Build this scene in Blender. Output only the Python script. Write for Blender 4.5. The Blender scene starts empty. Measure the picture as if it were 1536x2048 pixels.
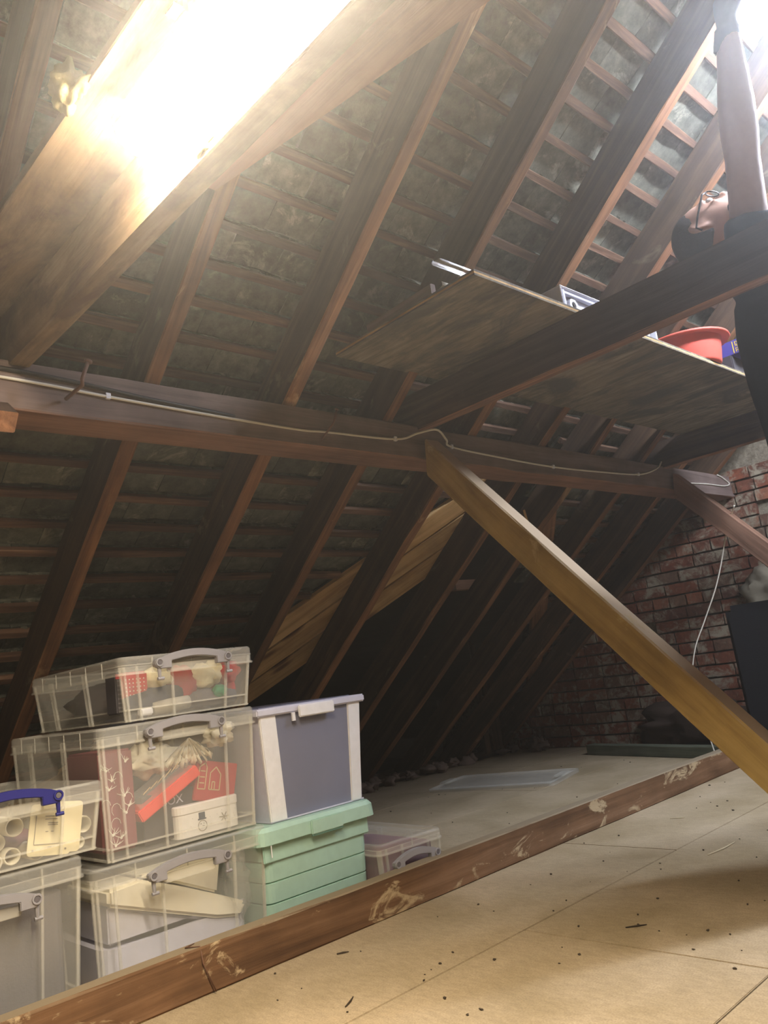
import bpy, bmesh, math, random
from mathutils import Vector, Matrix, noise as mnoise
random.seed(7)
V = Vector
sc = bpy.context.scene
COL = sc.collection

# ------------------------------------------------------------------ camera, world, light, exposure
YAW, PITCH, ROLL = math.radians(45.5), math.radians(11.6), math.radians(-8.0)
CAM = V((0, 0, .64)); FPX = 1600.0
fwd = V((-math.sin(YAW)*math.cos(PITCH), math.cos(YAW)*math.cos(PITCH), math.sin(PITCH)))
rgt = V((math.cos(YAW), math.sin(YAW), 0)); upv = rgt.cross(fwd)
cr, sr = math.cos(ROLL), math.sin(ROLL)
R_, U_ = cr*rgt + sr*upv, -sr*rgt + cr*upv
cd = bpy.data.cameras.new('camera'); cam = bpy.data.objects.new('camera', cd); COL.objects.link(cam)
cd.sensor_fit = 'VERTICAL'; cd.sensor_height = 24; cd.sensor_width = 18; cd.lens = FPX/2048*24
cd.clip_start = .02; cd.clip_end = 60
cam.matrix_world = Matrix(((R_.x, U_.x, -fwd.x, CAM.x), (R_.y, U_.y, -fwd.y, CAM.y), (R_.z, U_.z, -fwd.z, CAM.z), (0, 0, 0, 1)))
sc.camera = cam
w = bpy.data.worlds.new('world'); sc.world = w; w.use_nodes = True
w.node_tree.nodes['Background'].inputs[0].default_value = (.006, .005, .004, 1)
w.node_tree.nodes['Background'].inputs[1].default_value = .2
sc.view_settings.view_transform = 'Standard'; sc.view_settings.look = 'None'
sc.view_settings.exposure = 0.45; sc.view_settings.gamma = 1; sc.view_settings.use_curve_mapping = False
sc.cycles.use_denoising = True
sc.cycles.max_bounces = 8; sc.cycles.diffuse_bounces = 5; sc.cycles.transparent_max_bounces = 40
sc.cycles.volume_bounces = 0; sc.cycles.caustics_reflective = False; sc.cycles.caustics_refractive = False
sc.cycles.sample_clamp_indirect = 4
LAMP_WARM = ((1.0, .84, .62), 200.0)      # tube over the camera
LAMP_COOL = ((.78, .85, 1.0), 310.0)      # tube at the top right
HAZE_DENSITY, HAZE_G = .028, .86

# ------------------------------------------------------------------ material helpers
def newmat(name):
    m = bpy.data.materials.new(name); m.use_nodes = True
    nt = m.node_tree; nt.nodes.clear()
    out = nt.nodes.new('ShaderNodeOutputMaterial')
    return m, nt, out
def N(nt, t, **kw):
    n = nt.nodes.new(t)
    for k, v in kw.items():
        if k.startswith('_'): setattr(n, k[1:], v)
        else: n.inputs[k.replace('0', ' ')].default_value = v
    return n
def c4(c): return (*c, 1) if len(c) == 3 else c
def ramp(nt, fac, stops):
    r = nt.nodes.new('ShaderNodeValToRGB'); e = r.color_ramp.elements
    while len(e) < len(stops): e.new(.5)
    for i, (p, c) in enumerate(stops): e[i].position = p; e[i].color = c4(c)
    nt.links.new(fac, r.inputs[0]); return r
def mix(nt, a, b, fac, blend='MIX'):
    m = nt.nodes.new('ShaderNodeMix'); m.data_type = 'RGBA'; m.blend_type = blend
    for s, v in ((0, fac), (6, a), (7, b)):
        if hasattr(v, 'links') or hasattr(v, 'is_linked'): nt.links.new(v, m.inputs[s])
        else: m.inputs[s].default_value = v if s == 0 else c4(v)
    return m.outputs[2]
def coords(nt, scale=(1, 1, 1), world=False, rnd=True):
    if world:
        g = nt.nodes.new('ShaderNodeNewGeometry'); src = g.outputs['Position']
    else:
        g = nt.nodes.new('ShaderNodeTexCoord'); src = g.outputs['Object']
    mp = nt.nodes.new('ShaderNodeMapping'); mp.inputs['Scale'].default_value = scale
    nt.links.new(src, mp.inputs[0])
    if rnd and not world:
        oi = nt.nodes.new('ShaderNodeObjectInfo')
        mu = N(nt, 'ShaderNodeMath', _operation='MULTIPLY'); mu.inputs[1].default_value = 37.
        nt.links.new(oi.outputs['Random'], mu.inputs[0])
        cb = nt.nodes.new('ShaderNodeCombineXYZ')
        for i in range(3): nt.links.new(mu.outputs[0], cb.inputs[i])
        nt.links.new(cb.outputs[0], mp.inputs['Location'])
    return mp.outputs[0]
def noise(nt, vec, scale, detail=5, rough=.6, dist=0):
    n = N(nt, 'ShaderNodeTexNoise', Scale=scale, Detail=detail, Roughness=rough, Distortion=dist)
    nt.links.new(vec, n.inputs['Vector']); return n.outputs['Fac']
def finish(nt, out, col, rough=.75, bump=None, bstr=.3, bdist=.004, spec=.3, metal=0):
    b = N(nt, 'ShaderNodeBsdfPrincipled', Roughness=rough, Metallic=metal)
    b.inputs['Specular IOR Level'].default_value = spec
    if hasattr(col, 'links') or hasattr(col, 'is_linked'): nt.links.new(col, b.inputs['Base Color'])
    else: b.inputs['Base Color'].default_value = c4(col)
    if bump is not None:
        bp = N(nt, 'ShaderNodeBump', Strength=bstr, Distance=bdist)
        nt.links.new(bump, bp.inputs['Height']); nt.links.new(bp.outputs[0], b.inputs['Normal'])
    nt.links.new(b.outputs[0], out.inputs[0]); return b
def wood(name, dark, mid, light, grain=22, along=1.2, stain=None, stain_lo=.55, stain_hi=.66, stain_scale=5, rough=.8, vary=.25, knots=None, dust=None, under=None):
    m, nt, out = newmat(name)
    v = coords(nt, (along, grain, grain))
    g = noise(nt, v, 1.6, 8, .65, .6)
    col = ramp(nt, g, [(.32, dark), (.52, mid), (.72, light)]).outputs[0]
    v2 = coords(nt, (1, 1, 1))
    lo = noise(nt, v2, 3.0, 4, .6)
    f = ramp(nt, lo, [(.3, (.55, .55, .55)), (.7, (1.15, 1.15, 1.15))]).outputs[0]
    col = mix(nt, col, f, 1.0, 'MULTIPLY')
    if stain:
        st = noise(nt, coords(nt, (.7, 1.4, 1.4)), stain_scale, 7, .7, .8)
        sm = ramp(nt, st, [(stain_lo, (0, 0, 0)), (stain_hi, (1, 1, 1))]).outputs[0]
        col = mix(nt, col, stain, sm)
    if knots:
        vo = N(nt, 'ShaderNodeTexVoronoi', Scale=1.0); nt.links.new(coords(nt, (3.2, 10, 10)), vo.inputs['Vector'])
        km = ramp(nt, vo.outputs['Distance'], [(.10, (1, 1, 1)), (.24, (0, 0, 0))]).outputs[0]
        col = mix(nt, col, knots, km)
    oi = nt.nodes.new('ShaderNodeObjectInfo')
    mr = N(nt, 'ShaderNodeMapRange'); mr.inputs['To Min'].default_value = 1-vary; mr.inputs['To Max'].default_value = 1+vary
    nt.links.new(oi.outputs['Random'], mr.inputs[0])
    col = mix(nt, col, mr.outputs[0], 1.0, 'MULTIPLY')
    if under:      # faces pointing down are redder than the sides, mostly paler
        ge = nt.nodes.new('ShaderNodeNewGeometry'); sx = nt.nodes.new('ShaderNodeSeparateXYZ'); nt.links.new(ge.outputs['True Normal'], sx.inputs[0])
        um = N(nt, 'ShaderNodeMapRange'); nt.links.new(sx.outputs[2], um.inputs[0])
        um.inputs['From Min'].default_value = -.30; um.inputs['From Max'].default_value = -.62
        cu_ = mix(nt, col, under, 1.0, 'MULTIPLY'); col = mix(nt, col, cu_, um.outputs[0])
    if dust:
        ge = nt.nodes.new('ShaderNodeNewGeometry'); sx = nt.nodes.new('ShaderNodeSeparateXYZ'); nt.links.new(ge.outputs['Normal'], sx.inputs[0])
        dn = noise(nt, v2, 9, 6, .7)
        ad = N(nt, 'ShaderNodeMath', _operation='MULTIPLY'); nt.links.new(sx.outputs[2], ad.inputs[0]); nt.links.new(ramp(nt, dn, [(.25, (.5, .5, .5)), (.6, (1.3, 1.3, 1.3))]).outputs[0], ad.inputs[1])
        dm_ = ramp(nt, ad.outputs[0], [(.25, (0, 0, 0)), (.6, (1, 1, 1))]).outputs[0]
        col = mix(nt, col, dust, dm_)
    finish(nt, out, col, rough, g, .5, .004, .2)
    return m
def plain(name, col, rough=.6, spec=.4, bump=0, bscale=40, metal=0, vary=None):
    m, nt, out = newmat(name)
    v = coords(nt)
    n = noise(nt, v, bscale, 4)
    c = mix(nt, tuple(x*.88 for x in col), tuple(min(1, x*1.08) for x in col), n)
    finish(nt, out, c, rough, n if bump else None, bump, .003, spec, metal)
    return m
def clear(name, tint, alpha, milk, rough=.25, spec=.5):
    """see-through plastic: part of the light passes, part is scattered by the milky surface"""
    m, nt, out = newmat(name)
    tr = nt.nodes.new('ShaderNodeBsdfTransparent'); tr.inputs[0].default_value = c4(tint)
    b = N(nt, 'ShaderNodeBsdfPrincipled', Roughness=rough); b.inputs['Base Color'].default_value = c4(milk)
    b.inputs['Specular IOR Level'].default_value = spec
    v = coords(nt); n = noise(nt, v, 7, 3)
    mr = N(nt, 'ShaderNodeMapRange'); mr.inputs['To Min'].default_value = alpha*.85; mr.inputs['To Max'].default_value = alpha*1.15
    nt.links.new(n, mr.inputs[0])
    mx = nt.nodes.new('ShaderNodeMixShader'); nt.links.new(mr.outputs[0], mx.inputs[0])
    nt.links.new(tr.outputs[0], mx.inputs[1]); nt.links.new(b.outputs[0], mx.inputs[2]); nt.links.new(mx.outputs[0], out.inputs[0])
    return m
def emit(name, col, s):
    m, nt, out = newmat(name)
    e = N(nt, 'ShaderNodeEmission', Strength=s); e.inputs[0].default_value = c4(col)
    nt.links.new(e.outputs[0], out.inputs[0]); return m

M = {}
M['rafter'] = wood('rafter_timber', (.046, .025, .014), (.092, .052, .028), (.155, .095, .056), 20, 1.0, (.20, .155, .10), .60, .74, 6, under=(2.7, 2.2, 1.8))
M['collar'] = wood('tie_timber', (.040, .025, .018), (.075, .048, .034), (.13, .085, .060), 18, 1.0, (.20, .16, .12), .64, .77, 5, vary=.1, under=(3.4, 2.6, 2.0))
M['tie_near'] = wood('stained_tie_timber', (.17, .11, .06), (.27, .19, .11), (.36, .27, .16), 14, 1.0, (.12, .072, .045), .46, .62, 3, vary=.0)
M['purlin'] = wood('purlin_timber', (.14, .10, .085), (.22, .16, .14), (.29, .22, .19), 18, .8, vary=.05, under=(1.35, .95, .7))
M['strut'] = wood('strut_timber', (.30, .20, .06), (.50, .355, .125), (.60, .45, .18), 9, .7, (.66, .53, .26), .60, .72, 5, vary=.05, dust=(.55, .42, .28))
M['strut_red'] = wood('red_strut_timber', (.14, .07, .04), (.26, .14, .09), (.36, .22, .15), 18, .9, vary=.05)
M['newwood'] = wood('pale_board', (.42, .25, .10), (.62, .40, .18), (.72, .50, .26), 14, .8, knots=(.16, .07, .03), vary=.12)
M['joist'] = wood('joist_timber', (.10, .052, .026), (.185, .098, .048), (.27, .155, .085), 16, .8, (.45, .34, .20), .58, .64, 9, vary=0, dust=(.25, .195, .125))
M['batten'] = wood('batten_timber', (.07, .036, .022), (.14, .075, .045), (.24, .145, .09), 30, 2, vary=.3)
M['ply'] = wood('plywood', (.12, .10, .075), (.23, .19, .135), (.36, .30, .21), 26, 4.0, (.075, .066, .058), .47, .60, 3.2, vary=0)
M['green'] = wood('treated_timber', (.07, .085, .055), (.13, .14, .095), (.19, .19, .14), 16, 1, vary=0)
M['darkboard'] = wood('dark_board', (.022, .013, .009), (.035, .022, .015), (.05, .03, .02), 10, .6)

def mat_tile():
    m, nt, out = newmat('roof_tile')
    v = coords(nt); g = noise(nt, v, 22, 6, .7)
    col = ramp(nt, g, [(.3, (.045, .046, .034)), (.55, (.11, .112, .085)), (.75, (.17, .17, .13))]).outputs[0]
    l = noise(nt, v, 7, 6, .75, .5)
    lm = ramp(nt, l, [(.56, (0, 0, 0)), (.70, (1, 1, 1))]).outputs[0]
    col = mix(nt, col, (.30, .29, .22), lm)
    oi = nt.nodes.new('ShaderNodeObjectInfo'); mr = N(nt, 'ShaderNodeMapRange'); mr.inputs['To Min'].default_value = .6; mr.inputs['To Max'].default_value = 1.4
    nt.links.new(oi.outputs['Random'], mr.inputs[0]); col = mix(nt, col, mr.outputs[0], 1, 'MULTIPLY')
    finish(nt, out, col, .8, g, .6, .004, .3); return m
M['tile'] = mat_tile()
def mat_brick():
    m, nt, out = newmat('brick')
    v = coords(nt); g = noise(nt, v, 26, 6, .7)
    oi = nt.nodes.new('ShaderNodeObjectInfo')
    base = ramp(nt, oi.outputs['Random'], [(0, (.17, .052, .028)), (.35, (.26, .085, .045)), (.6, (.14, .06, .04)), (.8, (.20, .13, .085)), (1, (.30, .11, .06))]).outputs[0]
    col = mix(nt, base, ramp(nt, g, [(.3, (.5, .5, .5)), (.7, (1.3, 1.3, 1.3))]).outputs[0], 1, 'MULTIPLY')
    s = noise(nt, coords(nt, (1, 1, 1), True), 11, 7, .75, .6)
    sm = ramp(nt, s, [(.49, (0, 0, 0)), (.60, (1, 1, 1))]).outputs[0]
    col = mix(nt, col, (.34, .29, .21), sm)
    finish(nt, out, col, .9, g, .8, .006, .15); return m
M['brick'] = mat_brick()
def mat_mortar():
    m, nt, out = newmat('mortar')
    v = coords(nt, world=True); g = noise(nt, v, 40, 6, .7)
    col = ramp(nt, g, [(.3, (.16, .13, .09)), (.7, (.36, .31, .23))]).outputs[0]
    finish(nt, out, col, .95, g, 1, .01, .1); return m
M['mortar'] = mat_mortar()
M['darkbrick'] = plain('dark_brickwork', (.05, .035, .028), .95, .1, .5, 20)  # kept dark to cut light bounced off the unseen near wall
def mat_chip():
    m, nt, out = newmat('chipboard')
    v = coords(nt, (1, 1, 1), True)
    a = noise(nt, v, 260, 4, .7); b = noise(nt, v, 3.2, 4, .55, .3)
    st = noise(nt, coords(nt, (30, 90, 1), True), 1.0, 6, .7, .4)
    col = ramp(nt, a, [(.25, (.27, .205, .125)), (.5, (.40, .315, .205)), (.75, (.50, .405, .27))]).outputs[0]
    col = mix(nt, col, ramp(nt, b, [(.35, (.80, .78, .70)), (.65, (1.1, 1.1, 1.1))]).outputs[0], 1, 'MULTIPLY')
    col = mix(nt, col, ramp(nt, st, [(.35, (.86, .86, .86)), (.6, (1.05, 1.05, 1.05))]).outputs[0], 1, 'MULTIPLY')
    finish(nt, out, col, .72, a, .15, .001, .25); return m
M['chip'] = mat_chip()
M['white'] = plain('white_plastic', (.84, .84, .88), .35)
M['cable'] = plain('white_cable', (.72, .68, .58), .5)
M['blackcable'] = plain('dark_cable', (.02, .018, .016), .5)
M['iron'] = plain('rusty_iron', (.16, .08, .05), .6, .4, .3, 200)
M['milky'] = clear('clear_plastic', (.985, .985, .98), .115, (.80, .78, .72))
M['milky_lid'] = clear('clear_lid_plastic', (.98, .98, .97), .25, (.80, .79, .73))
M['rim'] = clear('ribbed_clear_plastic', (.98, .98, .96), .26, (.82, .80, .73))
M['smoke'] = clear('smoky_plastic', (.88, .89, .97), .50, (.34, .35, .46), .2)
M['greyhandle'] = plain('grey_plastic', (.30, .29, .31), .4)
M['bluehandle'] = plain('blue_plastic', (.025, .025, .17), .35)
M['teal'] = plain('mint_plastic', (.41, .62, .53), .45)
M['tealline'] = plain('mint_groove', (.12, .25, .20), .6)
M['lilac'] = plain('pale_lilac_plastic', (.62, .62, .74), .4)
M['red'] = plain('red_plastic', (.80, .07, .05), .35)
M['redtub'] = plain('red_tub_plastic', (.72, .12, .085), .4)
M['redcloth'] = plain('red_cloth', (.45, .03, .04), .9, .1, .5, 120)
M['cream'] = plain('cream_cloth', (.85, .76, .50), .95, .1, .6, 90)
M['navy'] = plain('navy_cloth', (.035, .04, .07), .95, .1, .4, 150)
M['greycloth'] = plain('grey_cloth', (.14, .13, .14), .95, .1, .5, 150)
M['palecloth'] = plain('pale_cloth', (.42, .39, .33), .95, .1, .4, 150)
M['greencloth'] = plain('green_cloth', (.03, .25, .12), .9, .1)
M['tissue'] = plain('white_tissue', (.88, .84, .70), .9, .1, .3, 30)
M['whitecloth'] = plain('white_cloth', (.88, .83, .68), .9, .1, .3, 20)
M['burgundy'] = plain('burgundy_paper', (.20, .04, .055), .6, .3)
M['houseRed'] = plain('red_card', (.42, .04, .045), .5, .3)
M['print'] = plain('white_print', (.78, .74, .66), .6)
M['tan'] = plain('tan_print', (.55, .40, .22), .6)
M['tin'] = plain('white_tin', (.82, .80, .77), .35)
M['ink'] = plain('dark_ink', (.05, .07, .10), .6)
M['greyink'] = plain('grey_ink', (.33, .30, .24), .6)
M['palering'] = plain('pale_translucent_plastic', (.74, .70, .58), .4)
M['card'] = plain('cream_card', (.88, .80, .54), .6)
M['darkbox'] = plain('dark_carton', (.05, .045, .05), .6)
M['purple'] = plain('dull_purple_cloth', (.22, .10, .13), .8, .1, .3, 30)
M['black'] = plain('black_fabric', (.010, .010, .012), .85, .1, .3, 200)
M['tshirt'] = plain('black_cotton', (.016, .018, .022), .95, .05, .3, 160)
M['trousers'] = plain('dark_work_cloth', (.02, .022, .03), .95, .05, .3, 120)
M['glove'] = plain('dark_glove', (.05, .05, .055), .8, .1)
M['skin'] = plain('skin', (.50, .29, .21), .5, .4, .15, 60)
M['lips'] = plain('lips', (.36, .13, .11), .5)
M['hair'] = plain('dark_hair', (.035, .028, .025), .8, .2, .8, 150)
M['eye'] = plain('eye_white', (.75, .73, .7), .2)
M['frame'] = plain('spectacle_frame', (.02, .02, .02), .3)
M['lens'] = clear('spectacle_lens', (.97, .97, .97), .1, (.8, .8, .8), .05)
M['foam'] = plain('yellowed_foam', (.30, .26, .13), .9, .1, .8, 60)
M['wool'] = plain('insulation_wool', (.22, .155, .12), .95, .05, 1, 60)
M['plaster'] = plain('lime_plaster', (.30, .26, .19), .95, .1, 1, 25)
M['rubble'] = plain('dark_sacking', (.06, .04, .03), .9, .1, 1, 25)
M['bluepack'] = plain('blue_carton', (.07, .06, .30), .45)
M['yellow'] = plain('yellow_print', (.85, .65, .05), .5)
M['lampbody'] = plain('lamp_body', (.75, .75, .72), .4)
M['acrylic'] = clear('clear_acrylic', (.95, .95, .95), .16, (.8, .8, .8), .1)
M['lampwarm'] = emit('lit_diffuser_warm', *LAMP_WARM)
M['lampcool'] = emit('lit_diffuser_cool', *LAMP_COOL)
M['grit'] = plain('dark_grit', (.06, .045, .03), .9, .1)
M['straw'] = plain('pale_splinter', (.62, .52, .34), .8, .1)

# ------------------------------------------------------------------ mesh helpers
class MB:
    def __init__(s): s.v = []; s.f = []
    def add(s, vs, fs):
        o = len(s.v); s.v += [tuple(p) for p in vs]; s.f += [tuple(i+o for i in f) for f in fs]; return s
    def box(s, lo, hi, mtx=None):
        vs = [V((x, y, z)) for x in (lo[0], hi[0]) for y in (lo[1], hi[1]) for z in (lo[2], hi[2])]
        if mtx: vs = [mtx @ p for p in vs]
        return s.add(vs, [(0, 1, 3, 2), (4, 6, 7, 5), (0, 4, 5, 1), (2, 3, 7, 6), (0, 2, 6, 4), (1, 5, 7, 3)])
    def frustum(s, a, b):   # a, b: (x0,x1,y0,y1,z) rectangles
        def q(r): return [(r[0], r[2], r[4]), (r[1], r[2], r[4]), (r[1], r[3], r[4]), (r[0], r[3], r[4])]
        return s.add(q(a)+q(b), [(3, 2, 1, 0), (4, 5, 6, 7), (0, 1, 5, 4), (1, 2, 6, 5), (2, 3, 7, 6), (3, 0, 4, 7)])
    def loft(s, rings, caps=True, close=False):
        n = len(rings[0]); o = len(s.v)
        for r in rings: s.v += [tuple(p) for p in r]
        for i in range(len(rings)-1):
            for j in range(n):
                a, b = o+i*n+j, o+i*n+(j+1) % n
                s.f.append((a, b, b+n, a+n))
        if caps:
            s.f.append(tuple(o+j for j in reversed(range(n)))); s.f.append(tuple(o+(len(rings)-1)*n+j for j in range(n)))
        return s
    def tube(s, pts, rad, n=8, caps=True):
        pts = [V(p) for p in pts]; rings = []
        if not isinstance(rad, (list, tuple)): rad = [rad]*len(pts)
        t0 = (pts[1]-pts[0]).normalized(); u = t0.orthogonal().normalized()
        for i, p in enumerate(pts):
            t = (pts[min(i+1, len(pts)-1)]-pts[max(i-1, 0)]).normalized()
            u = (u-t*u.dot(t)).normalized(); b = t.cross(u)
            rings.append([p+(u*math.cos(2*math.pi*k/n)+b*math.sin(2*math.pi*k/n))*rad[i] for k in range(n)])
        return s.loft(rings, caps)
    def blob(s, c, r, seed=0, amp=.12, freq=1.6, nu=18, nv=12, rot=None, power=1.0):
        c = V(c); o = len(s.v); off = V((seed*3.1, seed*1.7, seed*.9))
        def P(th, ph):
            d = V((math.cos(th)*math.sin(ph), math.sin(th)*math.sin(ph), math.cos(ph)))
            if power != 1: d = V([math.copysign(abs(q)**power, q) for q in d])
            k = 1+amp*mnoise.noise(d*freq+off)*2
            q = V((d.x*r[0], d.y*r[1], d.z*r[2]))*k
            if rot: q = rot @ q
            return c+q
        s.v.append(tuple(P(0, 0)))
        for i in range(1, nv):
            for j in range(nu): s.v.append(tuple(P(2*math.pi*j/nu, math.pi*i/nv)))
        s.v.append(tuple(P(0, math.pi)))
        for j in range(nu): s.f.append((o, o+1+j, o+1+(j+1) % nu))
        for i in range(nv-2):
            for j in range(nu):
                a = o+1+i*nu+j; b = o+1+i*nu+(j+1) % nu
                s.f.append((a, a+nu, b+nu, b))
        e = len(s.v)-1; q = o+1+(nv-2)*nu
        for j in range(nu): s.f.append((q+j, e, q+(j+1) % nu))
        return s
    def prism(s, poly, ax, lo, hi):
        """poly: 2D points; ax = 'x','y','z' the extrusion axis"""
        def pt(a, b, t): return {'x': (t, a, b), 'y': (a, t, b), 'z': (a, b, t)}[ax]
        n = len(poly); vs = [pt(a, b, lo) for a, b in poly]+[pt(a, b, hi) for a, b in poly]
        return s.add(vs, [tuple(reversed(range(n))), tuple(range(n, 2*n))]+[(i, (i+1) % n, n+(i+1) % n, n+i) for i in range(n)])
    def lathe(s, prof, c=(0, 0, 0), n=24, ax='z'):
        rings = []
        for r, h in prof:
            ring = []
            for k in range(n):
                a = 2*math.pi*k/n; x, y = r*math.cos(a), r*math.sin(a)
                p = {'z': (x, y, h), 'x': (h, x, y), 'y': (x, h, y)}[ax]
                ring.append((p[0]+c[0], p[1]+c[1], p[2]+c[2]))
            rings.append(ring)
        return s.loft(rings, False)
    def mesh(s, name, mat, smooth=False, bevel=0):
        me = bpy.data.meshes.new(name); me.from_pydata(s.v, [], s.f); me.validate()
        bm = bmesh.new(); bm.from_mesh(me); bmesh.ops.recalc_face_normals(bm, faces=bm.faces)
        if bevel:
            es = [e for e in bm.edges if len(e.link_faces) == 2 and e.calc_face_angle(0) > .6]
            bmesh.ops.bevel(bm, geom=es, offset=bevel, segments=2, affect='EDGES', clamp_overlap=True)
        bm.to_mesh(me); bm.free()
        me.materials.append(mat)
        if smooth:
            for p in me.polygons: p.use_smooth = True
        return me
    def build(s, name, mat, parent=None, smooth=False, bevel=0, loc=None):
        o = bpy.data.objects.new(name, s.mesh(name, mat, smooth, bevel)); COL.objects.link(o)
        if parent: o.parent = parent
        if loc: o.location = loc
        return o
def tag(o, label=None, cat=None, group=None, kind=None):
    if label: o['label'] = label
    if cat: o['category'] = cat
    if group: o['group'] = group
    if kind: o['kind'] = kind
    return o
def empty(name, loc=(0, 0, 0), rz=0, label=None, cat=None, group=None, kind=None):
    o = bpy.data.objects.new(name, None); COL.objects.link(o); o.location = loc; o.rotation_euler = (0, 0, rz)
    o.empty_display_size = .05
    return tag(o, label, cat, group, kind)
def timber(name, p0, p1, w_, h_, up, mat, parent=None, wob=.003, cham=.003, off=(0, 0), cut0=0, cut1=0, seed=0):
    """board from p0 to p1; w_ across (local y), h_ along `up` (local z); off shifts the section"""
    p0, p1 = V(p0), V(p1); L = (p1-p0).length; x = (p1-p0)/L
    z = V(up); z = (z-x*z.dot(x)).normalized(); y = z.cross(x)
    n = max(2, int(L/.12)); rings = []
    c = cham; a, b = w_/2, h_/2
    sec = [(-a+c, -b), (a-c, -b), (a, -b+c), (a, b-c), (a-c, b), (-a+c, b), (-a, b-c), (-a, -b+c)]
    for i in range(n+1):
        t = L*i/n; ring = []
        for k, (u, v_) in enumerate(sec):
            q = mnoise.noise(V((t*2.3, k//2*5.1, seed*7.7)))*wob
            q2 = mnoise.noise(V((t*9., k*3.1+50, seed*7.7)))*wob*.6
            tt = t
            if i == 0: tt += cut0*v_
            if i == n: tt += cut1*v_
            ring.append((tt, u+off[0]+(q+q2)*(1 if u > 0 else -1), v_+off[1]+q*(1 if v_ > 0 else -1)))
        rings.append(ring)
    mb = MB().loft(rings)
    o = mb.build(name, mat, parent)
    m = Matrix(((x.x, y.x, z.x, p0.x), (x.y, y.y, z.y, p0.y), (x.z, y.z, z.z, p0.z), (0, 0, 0, 1)))
    if parent: o.matrix_parent_inverse = parent.matrix_world.inverted() if False else Matrix.Translation(-parent.location)
    o.matrix_world = m
    return o

# ------------------------------------------------------------------ roof frame of reference
A = math.radians(38); CA, SA = math.cos(A), math.sin(A)
XE, RIDGE_S = -3.87, 5.0
def RP(s, y, d=0): return V((XE+s*CA-d*SA, y, s*SA+d*CA))
YG = 4.8; YN = -2.3
RD = .145      # rafter depth
NRM = V((-SA, 0, CA)); SLP = V((CA, 0, SA))

# ------------------------------------------------------------------ floor
floor = empty('floor', kind='structure')
xs = [-4.37, -3.77, -3.17, -2.57, -1.97, -1.37, -.77, -.17, .43, 1.03, 1.63]
k = 0
for i in range(len(xs)-1):
    y = [-1.9, -.78, -1.5, -.2, .0, -.78, .42, -1.5, -.4, .4][i]
    if y > YN: ys = [YN, y]
    else: ys = [YN]; y = y
    while ys[-1] < YG: ys.append(min(YG, (ys[-1] if ys[-1] != YN or y > YN else y)+2.4))
    for a, b in zip(ys, ys[1:]):
        g = .0018
        MB().box((xs[i]+g, a+g, -.018), (xs[i+1]-g, b-g, 0)).build('floor_panel', M['chip'], floor, bevel=.0012)
MB().box((-4.4, YN, -.12), (1.7, YG, -.03)).build('floor_base', M['darkboard'], floor)

# ------------------------------------------------------------------ roof: battens, tiles, slabs
ceiling = empty('ceiling', kind='structure')
def open_left(s): return 2.10+(s-1.34)/1.125      # valley line towards the camera
def open_right(s): return 3.40-(s-2.2)/1.25
APEX_S = 2.5
def in_open(s, y): return s < APEX_S and open_left(s) < y < open_right(s)
GAUGE = .12; NC = 41
def rnd(a, b): return random.uniform(a, b)
for k in range(NC):
    s = .05+GAUGE*k
    if s > 4.93: break
    spans = [(YN, YG-.01)]
    if s < APEX_S-.05: spans = [(YN, max(YN+.1, open_left(s)-.02)), (open_right(s)+.04, YG-.01)]
    for a, b in spans:
        if b-a < .08: continue
        timber('batten', RP(s+rnd(-.006, .006), a, RD+.010), RP(s+rnd(-.006, .006), b, RD+.010), .027, .020, NRM, M['batten'], ceiling, .004, .002, seed=k)
# one cambered tile in four variants; local x = along Y, y = up the slope, z = outward
TW, TL, TH = .165, .262, .014
def tile_mesh(i):
    mb = MB(); n = 4; rings = []
    for j in range(5):
        y = .012-TL*j/4; ring = []
        zt = -y*.10
        for q in range(n+1):
            u = -TW/2+TW*q/n; cam_ = .006*math.cos(u/TW*math.pi)+.0015*mnoise.noise(V((u*30, y*20, i*9)))
            jag = (.004*mnoise.noise(V((u*60, i*5, 3))) if j in (0, 4) else 0)
            ring.append((u, y+jag, zt+cam_))
        for q in range(n, -1, -1):
            u = -TW/2+TW*q/n; cam_ = .006*math.cos(u/TW*math.pi)
            ring.append((u, y, zt+cam_+TH))
        rings.append(ring)
    mb.loft(rings)
    mb.box((-.05, -.004, -.010), (-.028, .010, .004)); mb.box((.028, -.004, -.010), (.05, .010, .004))
    return mb.mesh('tile', M['tile'])
TM = [tile_mesh(i) for i in range(4)]
cells = []
for k in range(NC):
    s = .05+GAUGE*k
    if s > 4.93: break
    yy = YN+(.0825 if k % 2 else 0)
    while yy < YG:
        y = yy+TW/2; yy += TW+.003
        if in_open(s-.06, y) or in_open(s, y): continue
        p = RP(s, y, RD+.023)+V((rnd(-.002, .002), 0, rnd(-.001, .003)))
        q = p-CAM; zc = q.dot(fwd)
        px = 768+FPX*q.dot(R_)/max(zc, .01); py = 1024-FPX*q.dot(U_)/max(zc, .01)
        vis = zc > .3 and -60 < px < 1560 and -40 < py < 1560
        cells.append((q.length if vis else 99, p, random.randrange(4), rnd(-.03, .03), rnd(-.03, .02)))
cells.sort(key=lambda c: c[0])
RB = Matrix(((0, CA, -SA), (1, 0, 0), (0, SA, CA)))   # columns: Y, slope, normal
RB = Matrix(((0, CA, -SA), (1, 0, 0), (0, SA, CA))).to_4x4()
rest = MB()
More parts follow.
